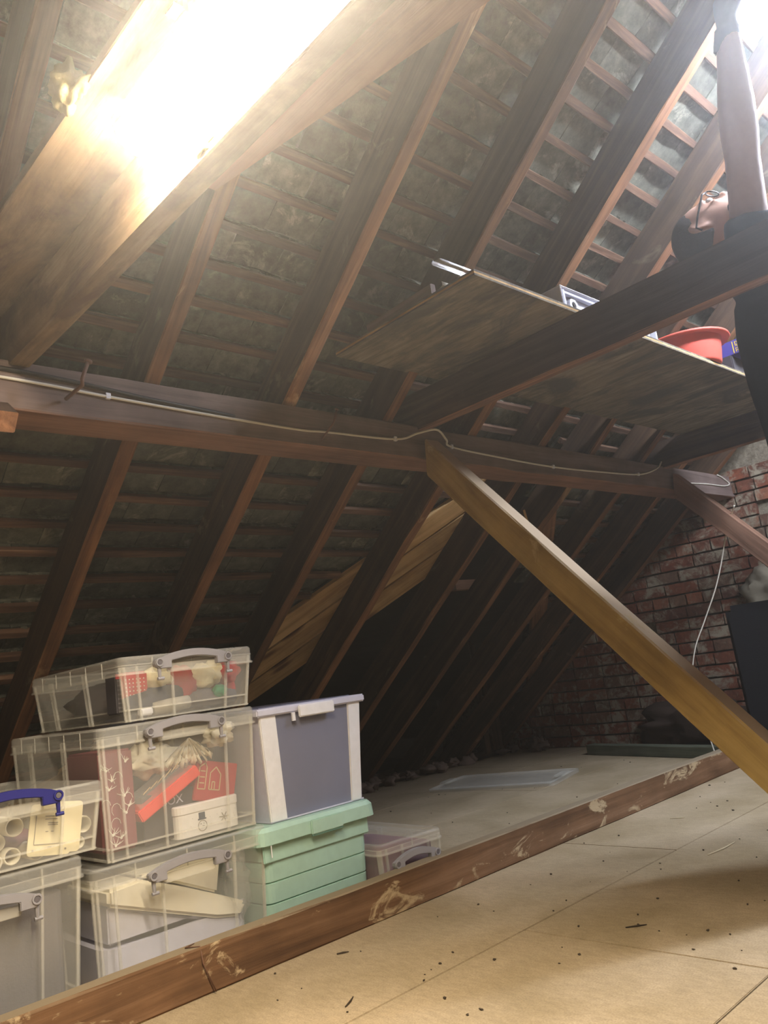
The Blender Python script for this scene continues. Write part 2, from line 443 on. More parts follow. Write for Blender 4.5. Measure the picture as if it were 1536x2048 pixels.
for i, (dd, p, vi, rz, rx) in enumerate(cells):
    mt = Matrix.Translation(p) @ RB @ Matrix.Rotation(rz, 4, 'Z') @ Matrix.Rotation(rx, 4, 'X')
    if i < 290:
        o = bpy.data.objects.new('roof_tile', TM[vi]); COL.objects.link(o); o.parent = ceiling; o.matrix_world = mt
    else:
        me = TM[vi]; rest.add([mt @ v.co for v in me.vertices], [tuple(pp.vertices) for pp in me.polygons])
tag(rest.build('roof_tiles', M['tile'], ceiling), kind='stuff')
# dark felt-free outside of the far slope and the other half of the roof, ridge board
MB().add([RP(-.4, YN, .24), RP(-.4, open_left(0), .24), RP(APEX_S, open_left(APEX_S), .24), RP(APEX_S, YN, .24)], [(0, 1, 2, 3)]).build('roof_backing', M['darkboard'], ceiling)
rx0 = XE+RIDGE_S*CA; rz0 = RIDGE_S*SA
ms = MB(); ms.add([(rx0, YN, rz0+.05), (rx0, YG, rz0+.05), (rx0+3.95, YG, rz0+.05-3.95*SA/CA), (rx0+3.95, YN, rz0+.05-3.95*SA/CA),
                   (rx0, YN, rz0+.20), (rx0, YG, rz0+.20), (rx0+3.95, YG, rz0+.20-3.95*SA/CA), (rx0+3.95, YN, rz0+.20-3.95*SA/CA)],
                  [(0, 1, 2, 3), (7, 6, 5, 4), (0, 4, 5, 1), (1, 5, 6, 2), (2, 6, 7, 3), (3, 7, 4, 0)])
ms.build('roof_slope', M['batten'], ceiling)
MB().add([RP(APEX_S-.1, YN, .25), RP(APEX_S-.1, YG, .25), RP(5.02, YG, .25), RP(5.02, YN, .25)], [(0, 1, 2, 3)]).build('roof_backing', M['darkboard'], ceiling)
MB().add([RP(-.4, open_right(0)-.0, .24), RP(-.4, YG+.3, .24), RP(APEX_S, YG+.3, .24), RP(APEX_S, open_right(APEX_S), .24)], [(0, 1, 2, 3)]).build('roof_backing', M['darkboard'], ceiling)
# cross roof behind the opening: its own pair of dark slopes running away from the main roof
ap = RP(APEX_S, 3.13, RD+.03); bl = RP(-.1, open_left(-.1), RD+.03); br = RP(-.1, open_right(-.1), RD+.03)
dx = V((-2.6, 0, 0))
MB().add([ap, bl, bl+dx, ap+dx], [(0, 1, 2, 3)]).build('cross_roof_slope', M['darkboard'], ceiling)
MB().add([ap, br, br+dx, ap+dx], [(3, 2, 1, 0)]).build('cross_roof_slope', M['darkboard'], ceiling)
MB().box((bl.x-2.65, bl.y-.2, -.5), (bl.x-2.55, br.y+.2, 2.6)).build('cross_roof_end', M['darkboard'], ceiling)
MB().box((bl.x-2.6, bl.y-.2, -.16), (-3.85, br.y+.2, -.12)).build('cross_roof_floor', M['darkboard'], ceiling)

# ------------------------------------------------------------------ walls
wf = empty('wall_far', (0, YG, 0), kind='structure')
MB().box((-4.6, .008, -.12), (3.3, .12, 3.3)).build('wall_core', M['mortar'], wf)
def brick_mesh(L, seed):
    bm = bmesh.new(); bmesh.ops.create_cube(bm, size=1)
    bmesh.ops.subdivide_edges(bm, edges=bm.edges, cuts=1)
    for v in bm.verts:
        v.co = V((v.co.x*L, v.co.y*.05, v.co.z*.064))
        v.co += V((mnoise.noise(v.co*30+V((seed, 0, 0))), mnoise.noise(v.co*30+V((0, seed, 5))), mnoise.noise(v.co*30+V((9, 0, seed)))))*.004
    me = bpy.data.meshes.new('brick'); bm.to_mesh(me); bm.free(); me.materials.append(M['brick']); return me
BM_ = [brick_mesh(.212, i) for i in range(4)]; BH = [brick_mesh(.102, 9+i) for i in range(2)]
nb = 0
for r in range(21):
    z = .036+r*.0745; x = -4.0+(.11 if r % 2 else 0); head = (r % 4 == 3)
    while x < -.75:
        hl = head or random.random() < .08; L = .102 if hl else .212
        cx = x+L/2
        if z < (cx-XE)*SA/CA+.16 and random.random() > .015 and nb < 298:
            o = bpy.data.objects.new('brick', random.choice(BH if hl else BM_)); COL.objects.link(o); o.parent = wf
            o.location = (cx, -.004+rnd(-.005, .004), z+rnd(-.002, .002)); o.rotation_euler = (0, rnd(-.012, .012), rnd(-.012, .012)); nb += 1
        x += L+.010
wn = empty('wall_near', (0, YN, 0), kind='structure')
MB().box((-4.6, -.1, -.12), (3.3, 0, 3.3)).build('wall_core', M['darkbrick'], wn)
lump = MB().blob((0, 0, 0), (.20, .10, .14), 3, .22, 2.4, 28, 18).build('plaster_lump', M['plaster'], None, True, loc=(-1.76, 4.75, .84))
tag(lump, 'pale crumbling plaster lump bulging from the brick wall above the black case', 'plaster')

# ------------------------------------------------------------------ rafters
RY = [-.70, -.30, .12, .56, 1.053, 1.525, 1.96, 2.43, 2.90, 3.295, 3.76, 4.19, 4.61]
ORD = ['first', 'second', 'third', 'fourth', 'fifth', 'sixth', 'seventh', 'eighth', 'ninth']
for i, y in enumerate(RY):
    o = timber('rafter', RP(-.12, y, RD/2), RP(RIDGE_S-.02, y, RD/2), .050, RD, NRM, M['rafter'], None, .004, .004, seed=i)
    if i >= 4:
        lab = {4: 'dark brown sloping rafter, first one right of the lit tie beam',
               5: 'second sloping rafter right of the lit tie beam, passing behind the stacked boxes',
               6: 'knotty blotched sloping rafter, last whole one left of the diagonal pale boards',
               7: 'sloping rafter crossing in front of the upper half of the pale diagonal boards',
               8: 'sloping rafter just right of the long golden strut head',
               9: 'fifth sloping rafter counted from the brick wall', 10: 'fourth sloping rafter counted from the brick wall',
               11: 'third sloping rafter counted from the brick wall, under the far strut head', 12: 'last sloping rafter, running against the brick wall'}[i]
        tag(o, lab, 'rafter', 'roof rafters')
    else: tag(o, ['rearmost rafter behind the camera', 'second rafter behind the camera', 'rafter above the camera, before the lit tie beam', 'rafter beside the lit tie beam at the left'][i], 'rafter', 'roof rafters')
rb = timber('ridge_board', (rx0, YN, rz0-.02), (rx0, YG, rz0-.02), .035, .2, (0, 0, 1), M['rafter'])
tag(rb, 'dark ridge board at the top of the roof', 'beam')

# ------------------------------------------------------------------ purlin, collars, struts, floor joist
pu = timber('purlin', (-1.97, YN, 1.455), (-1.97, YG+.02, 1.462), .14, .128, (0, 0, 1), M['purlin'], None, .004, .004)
tag(pu, 'long brown purlin under the rafters carrying the white cable', 'beam')
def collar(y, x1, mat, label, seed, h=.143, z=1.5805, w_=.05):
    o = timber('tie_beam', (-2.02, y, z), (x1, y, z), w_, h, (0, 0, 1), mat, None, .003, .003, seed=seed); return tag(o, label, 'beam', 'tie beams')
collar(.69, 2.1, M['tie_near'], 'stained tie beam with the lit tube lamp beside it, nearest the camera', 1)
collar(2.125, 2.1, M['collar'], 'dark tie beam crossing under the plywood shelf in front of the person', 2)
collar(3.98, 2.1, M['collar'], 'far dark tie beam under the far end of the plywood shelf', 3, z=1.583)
def strut(p0, p1, w_, h_, mat, label, seed):
    x = (V(p1)-V(p0)).normalized(); up = V((-x.z, 0, x.x)); up = up if up.z > 0 else -up
    o = timber('strut', p0, p1, w_, h_, up, mat, None, .004, .005, cut0=-.9, cut1=.9, seed=seed); return tag(o, label, 'strut', 'struts under the purlin')
strut((-1.885, 2.140, 1.397), (-.708, 2.140, .055), .075, .102, M['strut'], 'long golden wooden strut running down across the floor', 4)
strut((-1.885, 4.04, 1.415), (-.72, 4.04, .055), .075, .10, M['strut_red'], 'far reddish strut in front of the brick wall', 5)
strut((-1.885, .64, 1.36), (-2.0+.6, .64, .80), .06, .11, M['collar'], 'dark strut end tucked below the lit tie beam at the left', 6).hide_render = False
bpy.data.objects.remove([o for o in bpy.data.objects if o.name.startswith('strut') and 'tucked' in o.get('label', '')][0])
cl = timber('cleat', (-1.93, .635, 1.40), (-1.86, .635, 1.345), .05, .05, (0, 0, 1), M['collar']); tag(cl, 'dark timber block below the lit tie beam at the left edge', 'block')
jo = timber('floor_joist', (-1.811, -.9, .0515), (-1.811, 4.72, .0515), .050, .103, (0, 0, 1), M['joist'], None, .003, .004)
tag(jo, 'long reddish timber laid on the floor in front of the boxes', 'beam')
gt = timber('treated_timber', (-2.98, 4.44, .031), (-1.9, 4.12, .031), .07, .06, (0, 0, 1), M['green']); tag(gt, 'green treated timber lying on the boards before the brick wall', 'timber')
tg = timber('purlin_peg', (-1.90, 1.19, 1.31), (-1.90, 1.19, 1.385), .03, .02, (0, 1, 0), M['collar']); bpy.data.objects.remove(tg)
pg = MB().box((-1.9, 1.165, 1.335), (-1.892, 1.195, 1.387)).build('timber_wedge', M['collar'])
bpy.data.objects.remove(pg)
# pale boards nailed along the valley
dv = V((0, 0, 0)); p_lo = RP(.10, 2.10+(.10-1.34)/1.125, RD+.012); p_hi = RP(2.36, 2.10+(2.36-1.34)/1.125, RD+.012)
d_ = (p_hi-p_lo).normalized(); side = d_.cross(NRM).normalized()
if (side.dot(V((0, 1, 0)))) < 0: side = -side
labs = ['pale knotty diagonal board, uppermost of the three behind the rafters', 'pale knotty diagonal board, middle of the three behind the rafters', 'darker diagonal board, lowest of the three behind the rafters']
for i in range(3):
    o_ = side*(.068+.147*i)
    o = timber('valley_board', p_lo+o_, p_hi+o_-d_*.10*i, .134, .022, NRM, M['newwood'], None, .003, .003, seed=20+i)
    tag(o, labs[i], 'board', 'diagonal valley boards')
# right valley board, in the dark
q_lo = RP(.05, open_right(.05)-.02, RD+.012); q_hi = RP(2.36, open_right(2.36)-.02, RD+.012)
o = timber('valley_board', q_lo, q_hi, .12, .022, NRM, M['rafter'], None, .003, .003, seed=31); tag(o, 'dark reddish diagonal board behind the rafters near the brick wall', 'board')
# framing seen through the opening
for i, (x, y, z0, z1, w_) in enumerate([(-3.78, 4.50, .05, 1.5, .12), (-3.80, 4.68, .05, 1.5, .06), (-3.70, 4.30, .05, 1.4, .05)]):
    o = timber('upright_board', (x, y, z0), (x, y, z1), w_, .02, (1, 0, 0), M['rafter'], None, .004, .002, seed=40+i)
    tag(o, ['broad reddish upright board seen between the rafters', 'narrow upright board right of the broad one between the rafters', 'thin upright board left of the broad one between the rafters'][i], 'board')
o = timber('cross_block', (-2.96, 3.36, 1.085), (-2.96, 3.72, 1.090), .05, .055, (0, 0, 1), M['newwood'], None, .003, .003, seed=50)
o.data.materials[0] = M['strut_red']
tag(o, 'short pale horizontal block behind the rafters', 'block')

# ------------------------------------------------------------------ plywood shelf and what lies on it
sh = empty('plywood_shelf', (-1.765, 1.62, 1.6535), label='grey brown plywood board laid across the tie beams as a shelf', cat='shelf')
for i in range(3):
    MB().box((0, 0, .006*i+.0002), (.585, 2.37, .006*i+.0058)).build('ply_layer', M['ply'] if i != 1 else M['newwood'], sh)
bt = timber('shelf_strip', (-1.625, 1.645, 1.690), (-1.345, 1.640, 1.694), .018, .034, (0, 0, 1), M['newwood']); bt.data.materials[0] = M['purlin']
tag(bt, 'narrow wooden strip standing on the near edge of the plywood shelf', 'strip')
mb = MB(); rings = []
for i in range(9):
    a = i/8*1.9; rings.append([(-1.335+.02*i/2*.5+.012*math.sin(a*2), y, 1.676+.018*(i/8)**2+th) for y, th in ((1.63, 0), (1.70, 0), (1.70, .002), (1.63, .002))])
o = mb.loft(rings).build('curled_paper', M['tissue'], None, True); tag(o, 'curled cream paper strip on the near edge of the plywood shelf', 'paper')
o = MB().box((-1.225, 1.505, 1.672), (-1.195, 1.95, 1.678)).box((-1.225, 1.505, 1.678), (-1.222, 1.95, 1.684)).build('acrylic_strip', M['acrylic'])
tag(o, 'clear shiny plastic strip poking out past the corner of the plywood shelf', 'strip')
wl = empty('white_tag', (-1.572, 1.665, 1.672), label='tiny white printed tag at the left end of the plywood shelf', cat='tag')
MB().prism([(0, .014), (0, .045), (.012, .046), (.036, .030), (.018, .016)], 'y', 0, .002).build('tag_sheet', M['white'], wl)
MB().box((.010, -.001, .018), (.013, 0, .044)).box((.018, -.001, .026), (.028, 0, .028)).build('printing', M['ink'], wl)
MB().box((.0, 0, 0), (.012, .01, .02)).build('tag_foot', M['white'], wl)
# white plastic tray standing on its side
tr = empty('plastic_tray', (-1.205, 2.085, 1.672), label='white plastic tray with round holes standing along the plywood shelf edge', cat='tray')
MB().box((-.125, 0, 0), (0, .60, .006)).box((-.125, 0, .08), (0, .60, .086)).box((-.125, 0, .006), (0, .006, .08)).box((-.125, .594, .006), (0, .60, .08)).build('tray_wall', M['white'], tr, bevel=.002)
pm = MB(); pm.prism([(.022, .018), (.578, .018), (.578, .070), (.022, .070)], 'x', -.030, -.022); pm.build('tray_panel', M['white'], tr)
MB().prism([(.012, .010), (.022, .010), (.022, .074), (.012, .074)], 'x', -.02, -.002).prism([(.012, .066), (.588, .066), (.588, .074), (.012, .074)], 'x', -.02, -.006).build('inner_rim', M['lilac'], tr)
for yy in (.085, .545):
    MB().lathe([(.012, -.021), (.012, -.013), (.024, -.013), (.026, -.021)], (0, yy, .040), 20, 'x').build('hole_collar', M['white'], tr)
    MB().lathe([(.0005, -.0205), (.0118, -.0205)], (0, yy, .040), 20, 'x').build('hole', M['blackcable'], tr)
# red tub
tub = empty('red_tub', (-1.295, 3.09, 1.672), label='red plastic tub with a wide rim on the plywood shelf', cat='tub')
MB().lathe([(.001, 0), (.128, 0), (.133, .01), (.148, .105), (.150, .112), (.146, .112), (.130, .012), (.001, .006)], n=40).build('tub_body', M['redtub'], tub, True)
MB().lathe([(.148, .105), (.178, .102), (.182, .106), (.180, .112), (.150, .116), (.146, .113)], n=40).build('rim', M['redtub'], tub, True)
# blue carton with lettering
bc = empty('blue_carton', (-1.250, 3.30, 1.742), label='dark blue carton with yellow lettering beside the red tub', cat='carton')
MB().box((0, 0, 0), (.130, .16, .060)).build('carton_body', M['bluepack'], bc, bevel=.002)
dc = MB().box((-1.33, 3.29, 1.672), (-1.19, 3.62, 1.7415)).build('dark_tin', M['darkbox'], None, bevel=.004); tag(dc, 'dark flat box under the blue carton on the plywood shelf', 'box')
def text(s_, size, mat, parent, loc, rot, ext=.0006, name='lettering'):
    cu = bpy.data.curves.new(name, 'FONT'); cu.body = s_; cu.size = size; cu.extrude = ext; cu.align_x = 'CENTER'; cu.align_y = 'CENTER'
    cu.materials.append(mat); t_ = bpy.data.objects.new('t', cu); COL.objects.link(t_); me = bpy.data.meshes.new_from_object(t_.evaluated_get(bpy.context.evaluated_depsgraph_get())); bpy.data.objects.remove(t_); o = bpy.data.objects.new(name, me); COL.objects.link(o); o.parent = parent; o.location = loc; o.rotation_euler = rot; return o

# ------------------------------------------------------------------ cables and nails on the purlin
XP = -1.896
def cable(name, pts, r, mat, label, sub=6):
    P = [V(p) for p in pts]; out = []
    for i in range(len(P)-1):
        a, b, c, d = P[max(i-1, 0)], P[i], P[i+1], P[min(i+2, len(P)-1)]
        for j in range(sub):
            t = j/sub; out.append(.5*((2*b)+(c-a)*t+(2*a-5*b+4*c-d)*t*t+(3*b-a-3*c+d)*t**3))
    out.append(P[-1]); o = MB().tube(out, r, 8).build(name, mat, None, True); return tag(o, label, 'cable')
wc = cable('white_cable', [(XP, .40, 1.475), (XP, .70, 1.470), (XP, .91, 1.460), (XP, 1.19, 1.450), (XP, 1.53, 1.442), (XP, 1.65, 1.447), (XP, 1.97, 1.457), (XP+.03, 2.06, 1.480), (-1.845, 2.14, 1.495), (XP+.03, 2.21, 1.47),
    (XP, 2.27, 1.458), (XP, 2.55, 1.443), (XP, 2.91, 1.433), (XP, 3.30, 1.440), (XP, 3.67, 1.455), (XP, 3.87, 1.50), (XP, 3.945, 1.545)], .0042, M['cable'], 'white cable clipped in a wavy line along the purlin')
def clip(y, z): MB().box((-.001, -.007, -.008), (.008, .007, .008)).build('cable_clip', M['white'], wc, bevel=.001).location = (XP-.004, y, z)
for y, z in ((.91, 1.462), (1.97, 1.458), (2.27, 1.459), (2.93, 1.434), (3.67, 1.456)): clip(y, z)
wc2 = cable('white_cable', [(XP, 4.10, 1.445), (XP, 4.23, 1.447), (XP, 4.45, 1.456), (XP, 4.66, 1.459), (XP, 4.74, 1.478), (XP, 4.66, 1.51), (XP, 4.60, 1.522)], .004, M['cable'], 'short white cable loop at the far end of the purlin')
cable('black_cable', [(XP+.001, .40, 1.500), (XP+.001, .75, 1.491), (XP+.001, 1.0, 1.472), (XP, 1.2, 1.461), (XP, 1.3, 1.455)], .006, M['blackcable'], 'dark cable running just above the white cable at the left')
cable('thin_cable', [(-1.60, 4.0, 1.235), (-1.66, 4.05, 1.17), (-1.704, 4.05, 1.083), (-1.75, 4.05, .97), (-1.811, 4.05, .845), (-1.90, 4.05, .70), (-1.98, 4.04, .56), (-2.03, 4.05, .40), (-2.02, 4.06, .2), (-2.0, 4.07, .006)], .0035, M['cable'], 'thin white cable hanging down from the far strut')
o = MB().tube([(-1.89, .795, 1.435), (-1.80, .800, 1.44), (-1.80, .80, 1.455), (-1.795, .815, 1.50)], .005, 8).tube([(-1.795, .815, 1.50), (-1.794, .817, 1.506)], .010, 10).build('bent_nail', M['iron'], None, True)
tag(o, 'rusty bent nail sticking out of the purlin over the cable at the left', 'nail')
o = MB().tube([(-1.905, 1.63, 1.415), (-1.84, 1.64, 1.46), (-1.83, 1.65, 1.50)], .0035, 8).tube([(-1.83, 1.65, 1.50), (-1.829, 1.651, 1.503)], .007, 8).build('bent_nail', M['iron'], None, True)
tag(o, 'thin nail standing out of the purlin near the tie beam with the shelf', 'nail')
o = MB().tube([(-1.826, .99, .104), (-1.811, .96, .1065), (-1.79, .985, .105), (-1.782, .985, .07), (-1.778, 1.01, .004)], .0016, 6).build('twisted_wire', M['iron'], None, True)
tag(o, 'thin brown wire looped over the timber on the floor', 'wire')
o = timber('wood_sliver', (-2.28, 3.22, 1.22), (-2.26, 3.17, 1.34), .014, .006, (1, 0, 0), M['newwood']); tag(o, 'thin pale splinter standing above the golden strut', 'splinter')

# ------------------------------------------------------------------ lamps
def batten_lamp(x0, x1, y, z, r, mat, label, body_mat, group='tube lamps'):
    L = empty('tube_lamp', (x0, y, z), label=label, cat='lamp', group=group)
    rings = []
    for i in range(9):
        a = math.pi/2*i/8; rr = r*math.sin(a); rings.append((-r*.55*math.cos(a), max(rr, .002)))
    prof = rings+[(x1-x0, r)]+[(x1-x0+r*.55*math.sin(math.pi/2*i/8), max(.002, r*math.cos(math.pi/2*i/8))) for i in range(1, 9)]
    mb = MB(); rg = []
    for h, rr in prof: rg.append([(h, rr*math.cos(math.pi+math.pi*k/14), rr*1.15*math.sin(math.pi+math.pi*k/14)) for k in range(15)])
    mb.loft(rg).build('diffuser', mat, L, True)
    MB().box((-.012, -r, .0005), (x1-x0+.012, r, .022)).box((.06, -.02, .022), (x1-x0-.06, .02, r+.018)).build('lamp_body', body_mat, L)
    return L
lp = batten_lamp(-1.085, .15, .606, 1.602, .038, M['lampwarm'], 'glowing white tube lamp beside the near tie beam', M['lampbody'])
ob = MB().prism([(-1.22, .692), (.8, .692), (.8, 1.19), (-1.22, .848)], 'z', 1.6535, 1.672).build('offcut_board', M['purlin'], bevel=.002); tag(ob, 'skewed board resting on the near tie beam, beyond the tube lamp', 'board')
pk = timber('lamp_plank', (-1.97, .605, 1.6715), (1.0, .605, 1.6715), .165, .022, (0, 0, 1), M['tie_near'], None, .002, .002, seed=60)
tag(pk, 'long stained plank above the tube lamp, resting on the near tie beam', 'plank')
o = MB().box((-.012, -.004, 0), (.012, .004, .03)).box((-.012, -.02, .0), (.012, 0, .004)).build('lamp_clip', M['iron'], lp, loc=(.24, -.045, .02))
l2 = batten_lamp(0, 1.5, 0, 0, .033, M['lampcool'], 'bright cold white tube lamp at the upper right corner', M['lampbody'])
l2.location = (-.53, 2.43, 2.453); l2.rotation_euler = (0, 0, math.radians(60))
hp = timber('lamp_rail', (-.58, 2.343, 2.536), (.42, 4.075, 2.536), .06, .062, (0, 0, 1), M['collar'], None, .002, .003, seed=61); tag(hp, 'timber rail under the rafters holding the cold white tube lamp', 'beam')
# foam blobs at the plank end
fo = MB().blob((0, 0, 0), (.042, .026, .036), 2, .26, 2.0, 28, 18).blob((.040, .01, -.022), (.03, .016, .010), 5, .3, 2.2, 16, 10).build('foam_blob', M['foam'], None, True, loc=(-1.145, .515, 1.690))
tag(fo, 'crumpled yellowed foam lump beside the end of the tube lamp', 'foam')
fo = MB().blob((0, 0, 0), (.026, .008, .016), 8, .4, 2.6, 18, 12).build('foam_blob', M['foam'], None, True, loc=(-.98, .665, 1.535)); tag(fo, 'small yellow dab of foam on the stained tie beam', 'foam')

# ------------------------------------------------------------------ storage boxes
def handle(parent, w_, z, mat, span=.2, pinmat=None):
    """arched snap handle on the front face (local +x is towards the room); y centre = w_/2"""
    h = empty('handle', (0, 0, 0)); h.parent = parent; h.location = (.006, w_/2-span/2, z)
    top = []; bot = []
    n = 14
    for i in range(n+1):
        t = i/n; y = span*t; top.append((y, .010+.018*math.sin(math.pi*t)**.8))
        if .17 < t < .83: bot.append((y, -.004+.013*math.sin(math.pi*(t-.17)/.66)**.5))
    bot = [(span*.17, -.016)]+[(span*.17, bot[0][1])]+bot[1:-1]+[(span*.83, bot[-1][1])]+[(span*.83, -.016)]
    poly = [(-.006, -.012), (-.012, -.004), (-.012, .006)]+top+[(span+.012, .006), (span+.012, -.004), (span+.006, -.012)]+[(span-.004, -.016)]+bot[::-1]+[(.004, -.016)]
    MB().prism(poly, 'x', 0, .016).build('grip', mat, h, bevel=.0015)
    for yy in (0, span):
        MB().lathe([(.0005, .018), (.006, .018), (.006, .0165)], (0, yy, 0), 14, 'x').build('pin', pinmat or M['greycloth'], h)
        MB().lathe([(.006, .0165), (.0075, .019), (.0105, .019), (.0115, .0165)], (0, yy, 0), 16, 'x').build('lug', mat, h)
        MB().tube([(.008, yy+.001, -.012), (.007, yy+.002, -.038)], [.0055, .004], 8).tube([(.007, yy-.004, -.040), (.007, yy+.013, -.040)], .0042, 8).build('clip_arm', mat, h)
    return h
def clear_box(name, label, y0, y1, z0, h, hz=None, hmat='greyhandle', x=-1.90, depth=.60, lidh=.045, mat='milky', rimmat='rim', cat='storage box', bulge=0, group='clear storage boxes', taper=.014, rz=0, lip=.010, hspan=.2):
    W = y1-y0
    B = empty(name, (x, y0, z0), rz, label, cat, group)
    t = .0025; zb, zt = .006, h-lidh*.55
    o = taper
    # tub: four walls and a base, single skins with thickness
    def wall(a, b, c, d, nrm):
        nrm = V(nrm)*t; return MB().add([V(a), V(b), V(c), V(d), V(a)+nrm, V(b)+nrm, V(c)+nrm, V(d)+nrm], [(0, 1, 2, 3), (7, 6, 5, 4), (0, 4, 5, 1), (1, 5, 6, 2), (2, 6, 7, 3), (3, 7, 4, 0)])
    xf, xb = -lip, -depth+lip
    tubm = MB()
    for w1 in (wall((xf-o, lip+o, zb), (xf-o, W-lip-o, zb), (xf, W-lip, zt), (xf, lip, zt), (-1, 0, 0)),
               wall((xb+o, lip+o, zb), (xb+o, W-lip-o, zb), (xb, W-lip, zt), (xb, lip, zt), (1, 0, 0)),
               wall((xf-o, lip+o, zb), (xb+o, lip+o, zb), (xb, lip, zt), (xf, lip, zt), (0, 1, 0)),
               wall((xf-o, W-lip-o, zb), (xb+o, W-lip-o, zb), (xb, W-lip, zt), (xf, W-lip, zt), (0, -1, 0)),
               wall((xf-o, lip+o, zb), (xf-o, W-lip-o, zb), (xb+o, W-lip-o, zb), (xb+o, lip+o, zb), (0, 0, -1))):
        tubm.add(w1.v, w1.f)
    tubm.build('tub', M[mat], B)
    # ribs: corners, front uprights, foot rim
    rb_ = MB()
    def fx(z): return xf-o*(1-(z-zb)/(zt-zb))
    def rib(u, wd, side='f'):
        def P(u_, z, out):
            k = o*(1-(z-zb)/(zt-zb))
            if side == 'f': return (xf-k+out, lip+k+(W-2*lip-2*k)*u_, z)
            if side == 'l': return (xb+k+(xf-xb-2*k)*u_, lip+k-out, z)
            return (xb+k+(xf-xb-2*k)*u_, W-lip-k+out, z)
        du = wd/(W if side == 'f' else depth)
        vs = [P(a, z, q) for z in (zb-.003, zt) for a, q in ((u-du/2, -.0005), (u+du/2, -.0005), (u+du/2, .006), (u-du/2, .006))]
        rb_.add(vs, [(0, 1, 2, 3), (7, 6, 5, 4), (0, 4, 5, 1), (1, 5, 6, 2), (2, 6, 7, 3), (3, 7, 4, 0)])
    for u in (.008, .10, .36, .80, .992): rib(u, .006)
    for u in (.01, .22, .62, .99):
        for sd_ in 'lr': rib(u, .022 if u not in (.01, .99) else .006, sd_)
    f0 = zb+.002
    for zz in (zb, zb+.026):
        rb_.box((xf-o-.001, lip+o, zz-.002), (xf-o+.007, W-lip-o, zz+.002))
        rb_.box((xb+o, lip+o-.007, zz-.002), (xf-o, lip+o+.001, zz+.002))
        rb_.box((xb+o, W-lip-o-.001, zz-.002), (xf-o, W-lip-o+.007, zz+.002))
    rb_.build('ribs', M[rimmat], B)
    # lid: rounded top plate with skirt
    r = .022; ring = []
    def rr(x0, x1, ya, yb, z, r):
        out = []
        for cx, cy, a0 in ((x1-r, yb-r, 0), (x0+r, yb-r, 90), (x0+r, ya+r, 180), (x1-r, ya+r, 270)):
            for kk in range(5):
                a = math.radians(a0+90*kk/4); out.append((cx+r*math.cos(a), cy+r*math.sin(a), z))
        return out
    hl = h-lidh
    ld = MB().loft([rr(-depth, 0, 0, W, hl, r), rr(-depth, 0, 0, W, h-.006, r), rr(-depth+.004, -.004, .004, W-.004, h-.0005, r-.003), rr(-depth+.016, -.016, .016, W-.016, h-.0005, r-.008), rr(-depth+.022, -.022, .022, W-.022, h-.007, r-.010)], False)
    ld.f.append(tuple(range(len(ld.v)-20, len(ld.v))))
    ld.build('lid', M['milky_lid'], B)
    lr = MB().loft([rr(-depth-.003, .003, -.003, W+.003, hl-.001, r), rr(-depth-.003, .003, -.003, W+.003, hl+.004, r), rr(-depth, 0, 0, W, hl+.005, r)], False)
    for u in (.22, .5, .78) if W > .3 else (.5,): lr.box((-.0005, W*u-.0015, hl), (.003, W*u+.0015, h-.006))
    for i in range(1, 6): lr.box((-depth*i/6-.001, -.0015, hl), (-depth*i/6+.001, .0005, h-.006))
    lr.loft([rr(-depth-.0012, .0012, -.0012, W+.0012, hl+lidh*.48, r), rr(-depth-.0012, .0012, -.0012, W+.0012, hl+lidh*.52+.001, r)], False)
    lr.build('lid_rim', M[rimmat], B)
    if hz is not None:
        if W > .3: MB().box((.0, W/2-hspan*.36, hz-.026), (.010, W/2+hspan*.36, hz-.004)).build('handle_ledge', M[rimmat], B, bevel=.002)
        handle(B, W, hz, M[hmat], hspan)
    return B
clear_box('storage_box', 'tall clear lidded box of white cloth at floor level under the Christmas boxes', .790, 1.272, 0, .305, .262)
clear_box('storage_box', 'clear lidded box holding a burgundy bag, a red tray and a snowman tin', .826, 1.272, .305, .310, .285)
clear_box('storage_box', 'shallow clear lidded box on top of the stack holding red and cream plush', .892, 1.284, .616, .162, .139)
clear_box('storage_box', 'tall clear lidded box of grey contents at the lower left corner', .350, .778, 0, .345, .285)
clear_box('storage_box', 'shallow clear lidded box with a blue handle at the left edge', .400, .828, .347, .153, .140, 'bluehandle', x=-1.885)
clear_box('storage_box', 'small low clear box with purple contents behind the floor timber', 1.605, 1.860, 0, .172, .112, x=-1.850, depth=.40, hspan=.155, lidh=.03, rz=math.radians(-4), taper=.008)

# grey crate
gc = empty('lidded_crate', (-1.905, 1.285, .297), label='pale grey lidded crate with smoky front window on the mint box', cat='storage box')
Wg, Hg, Dg = .375, .285, .50
def tap(z): return .018*(1-z/Hg)
c_ = MB()
MB().add([(-tap(0), tap(0), 0), (-tap(0), tap(0)+.055, 0), (0, .055, Hg), (0, 0, Hg), (-.012-tap(0), tap(0), 0), (-.012-tap(0), tap(0)+.055, 0), (-.012, .055, Hg), (-.012, 0, Hg)], [(0, 1, 2, 3), (7, 6, 5, 4), (0, 4, 5, 1), (1, 5, 6, 2), (2, 6, 7, 3), (3, 7, 4, 0)]).build('corner_post', M['white'], gc, bevel=.003)
a0, a1 = Wg-.05, Wg
MB().add([(-tap(0), a0-tap(0), 0), (-tap(0), a1-tap(0)*1.6, 0), (0, a1-.005, Hg), (0, a0-.005, Hg), (-.012-tap(0), a0-tap(0), 0), (-.012-tap(0), a1-tap(0)*1.6, 0), (-.012, a1-.005, Hg), (-.012, a0-.005, Hg)], [(0, 1, 2, 3), (7, 6, 5, 4), (0, 4, 5, 1), (1, 5, 6, 2), (2, 6, 7, 3), (3, 7, 4, 0)]).build('corner_post', M['white'], gc, bevel=.003)
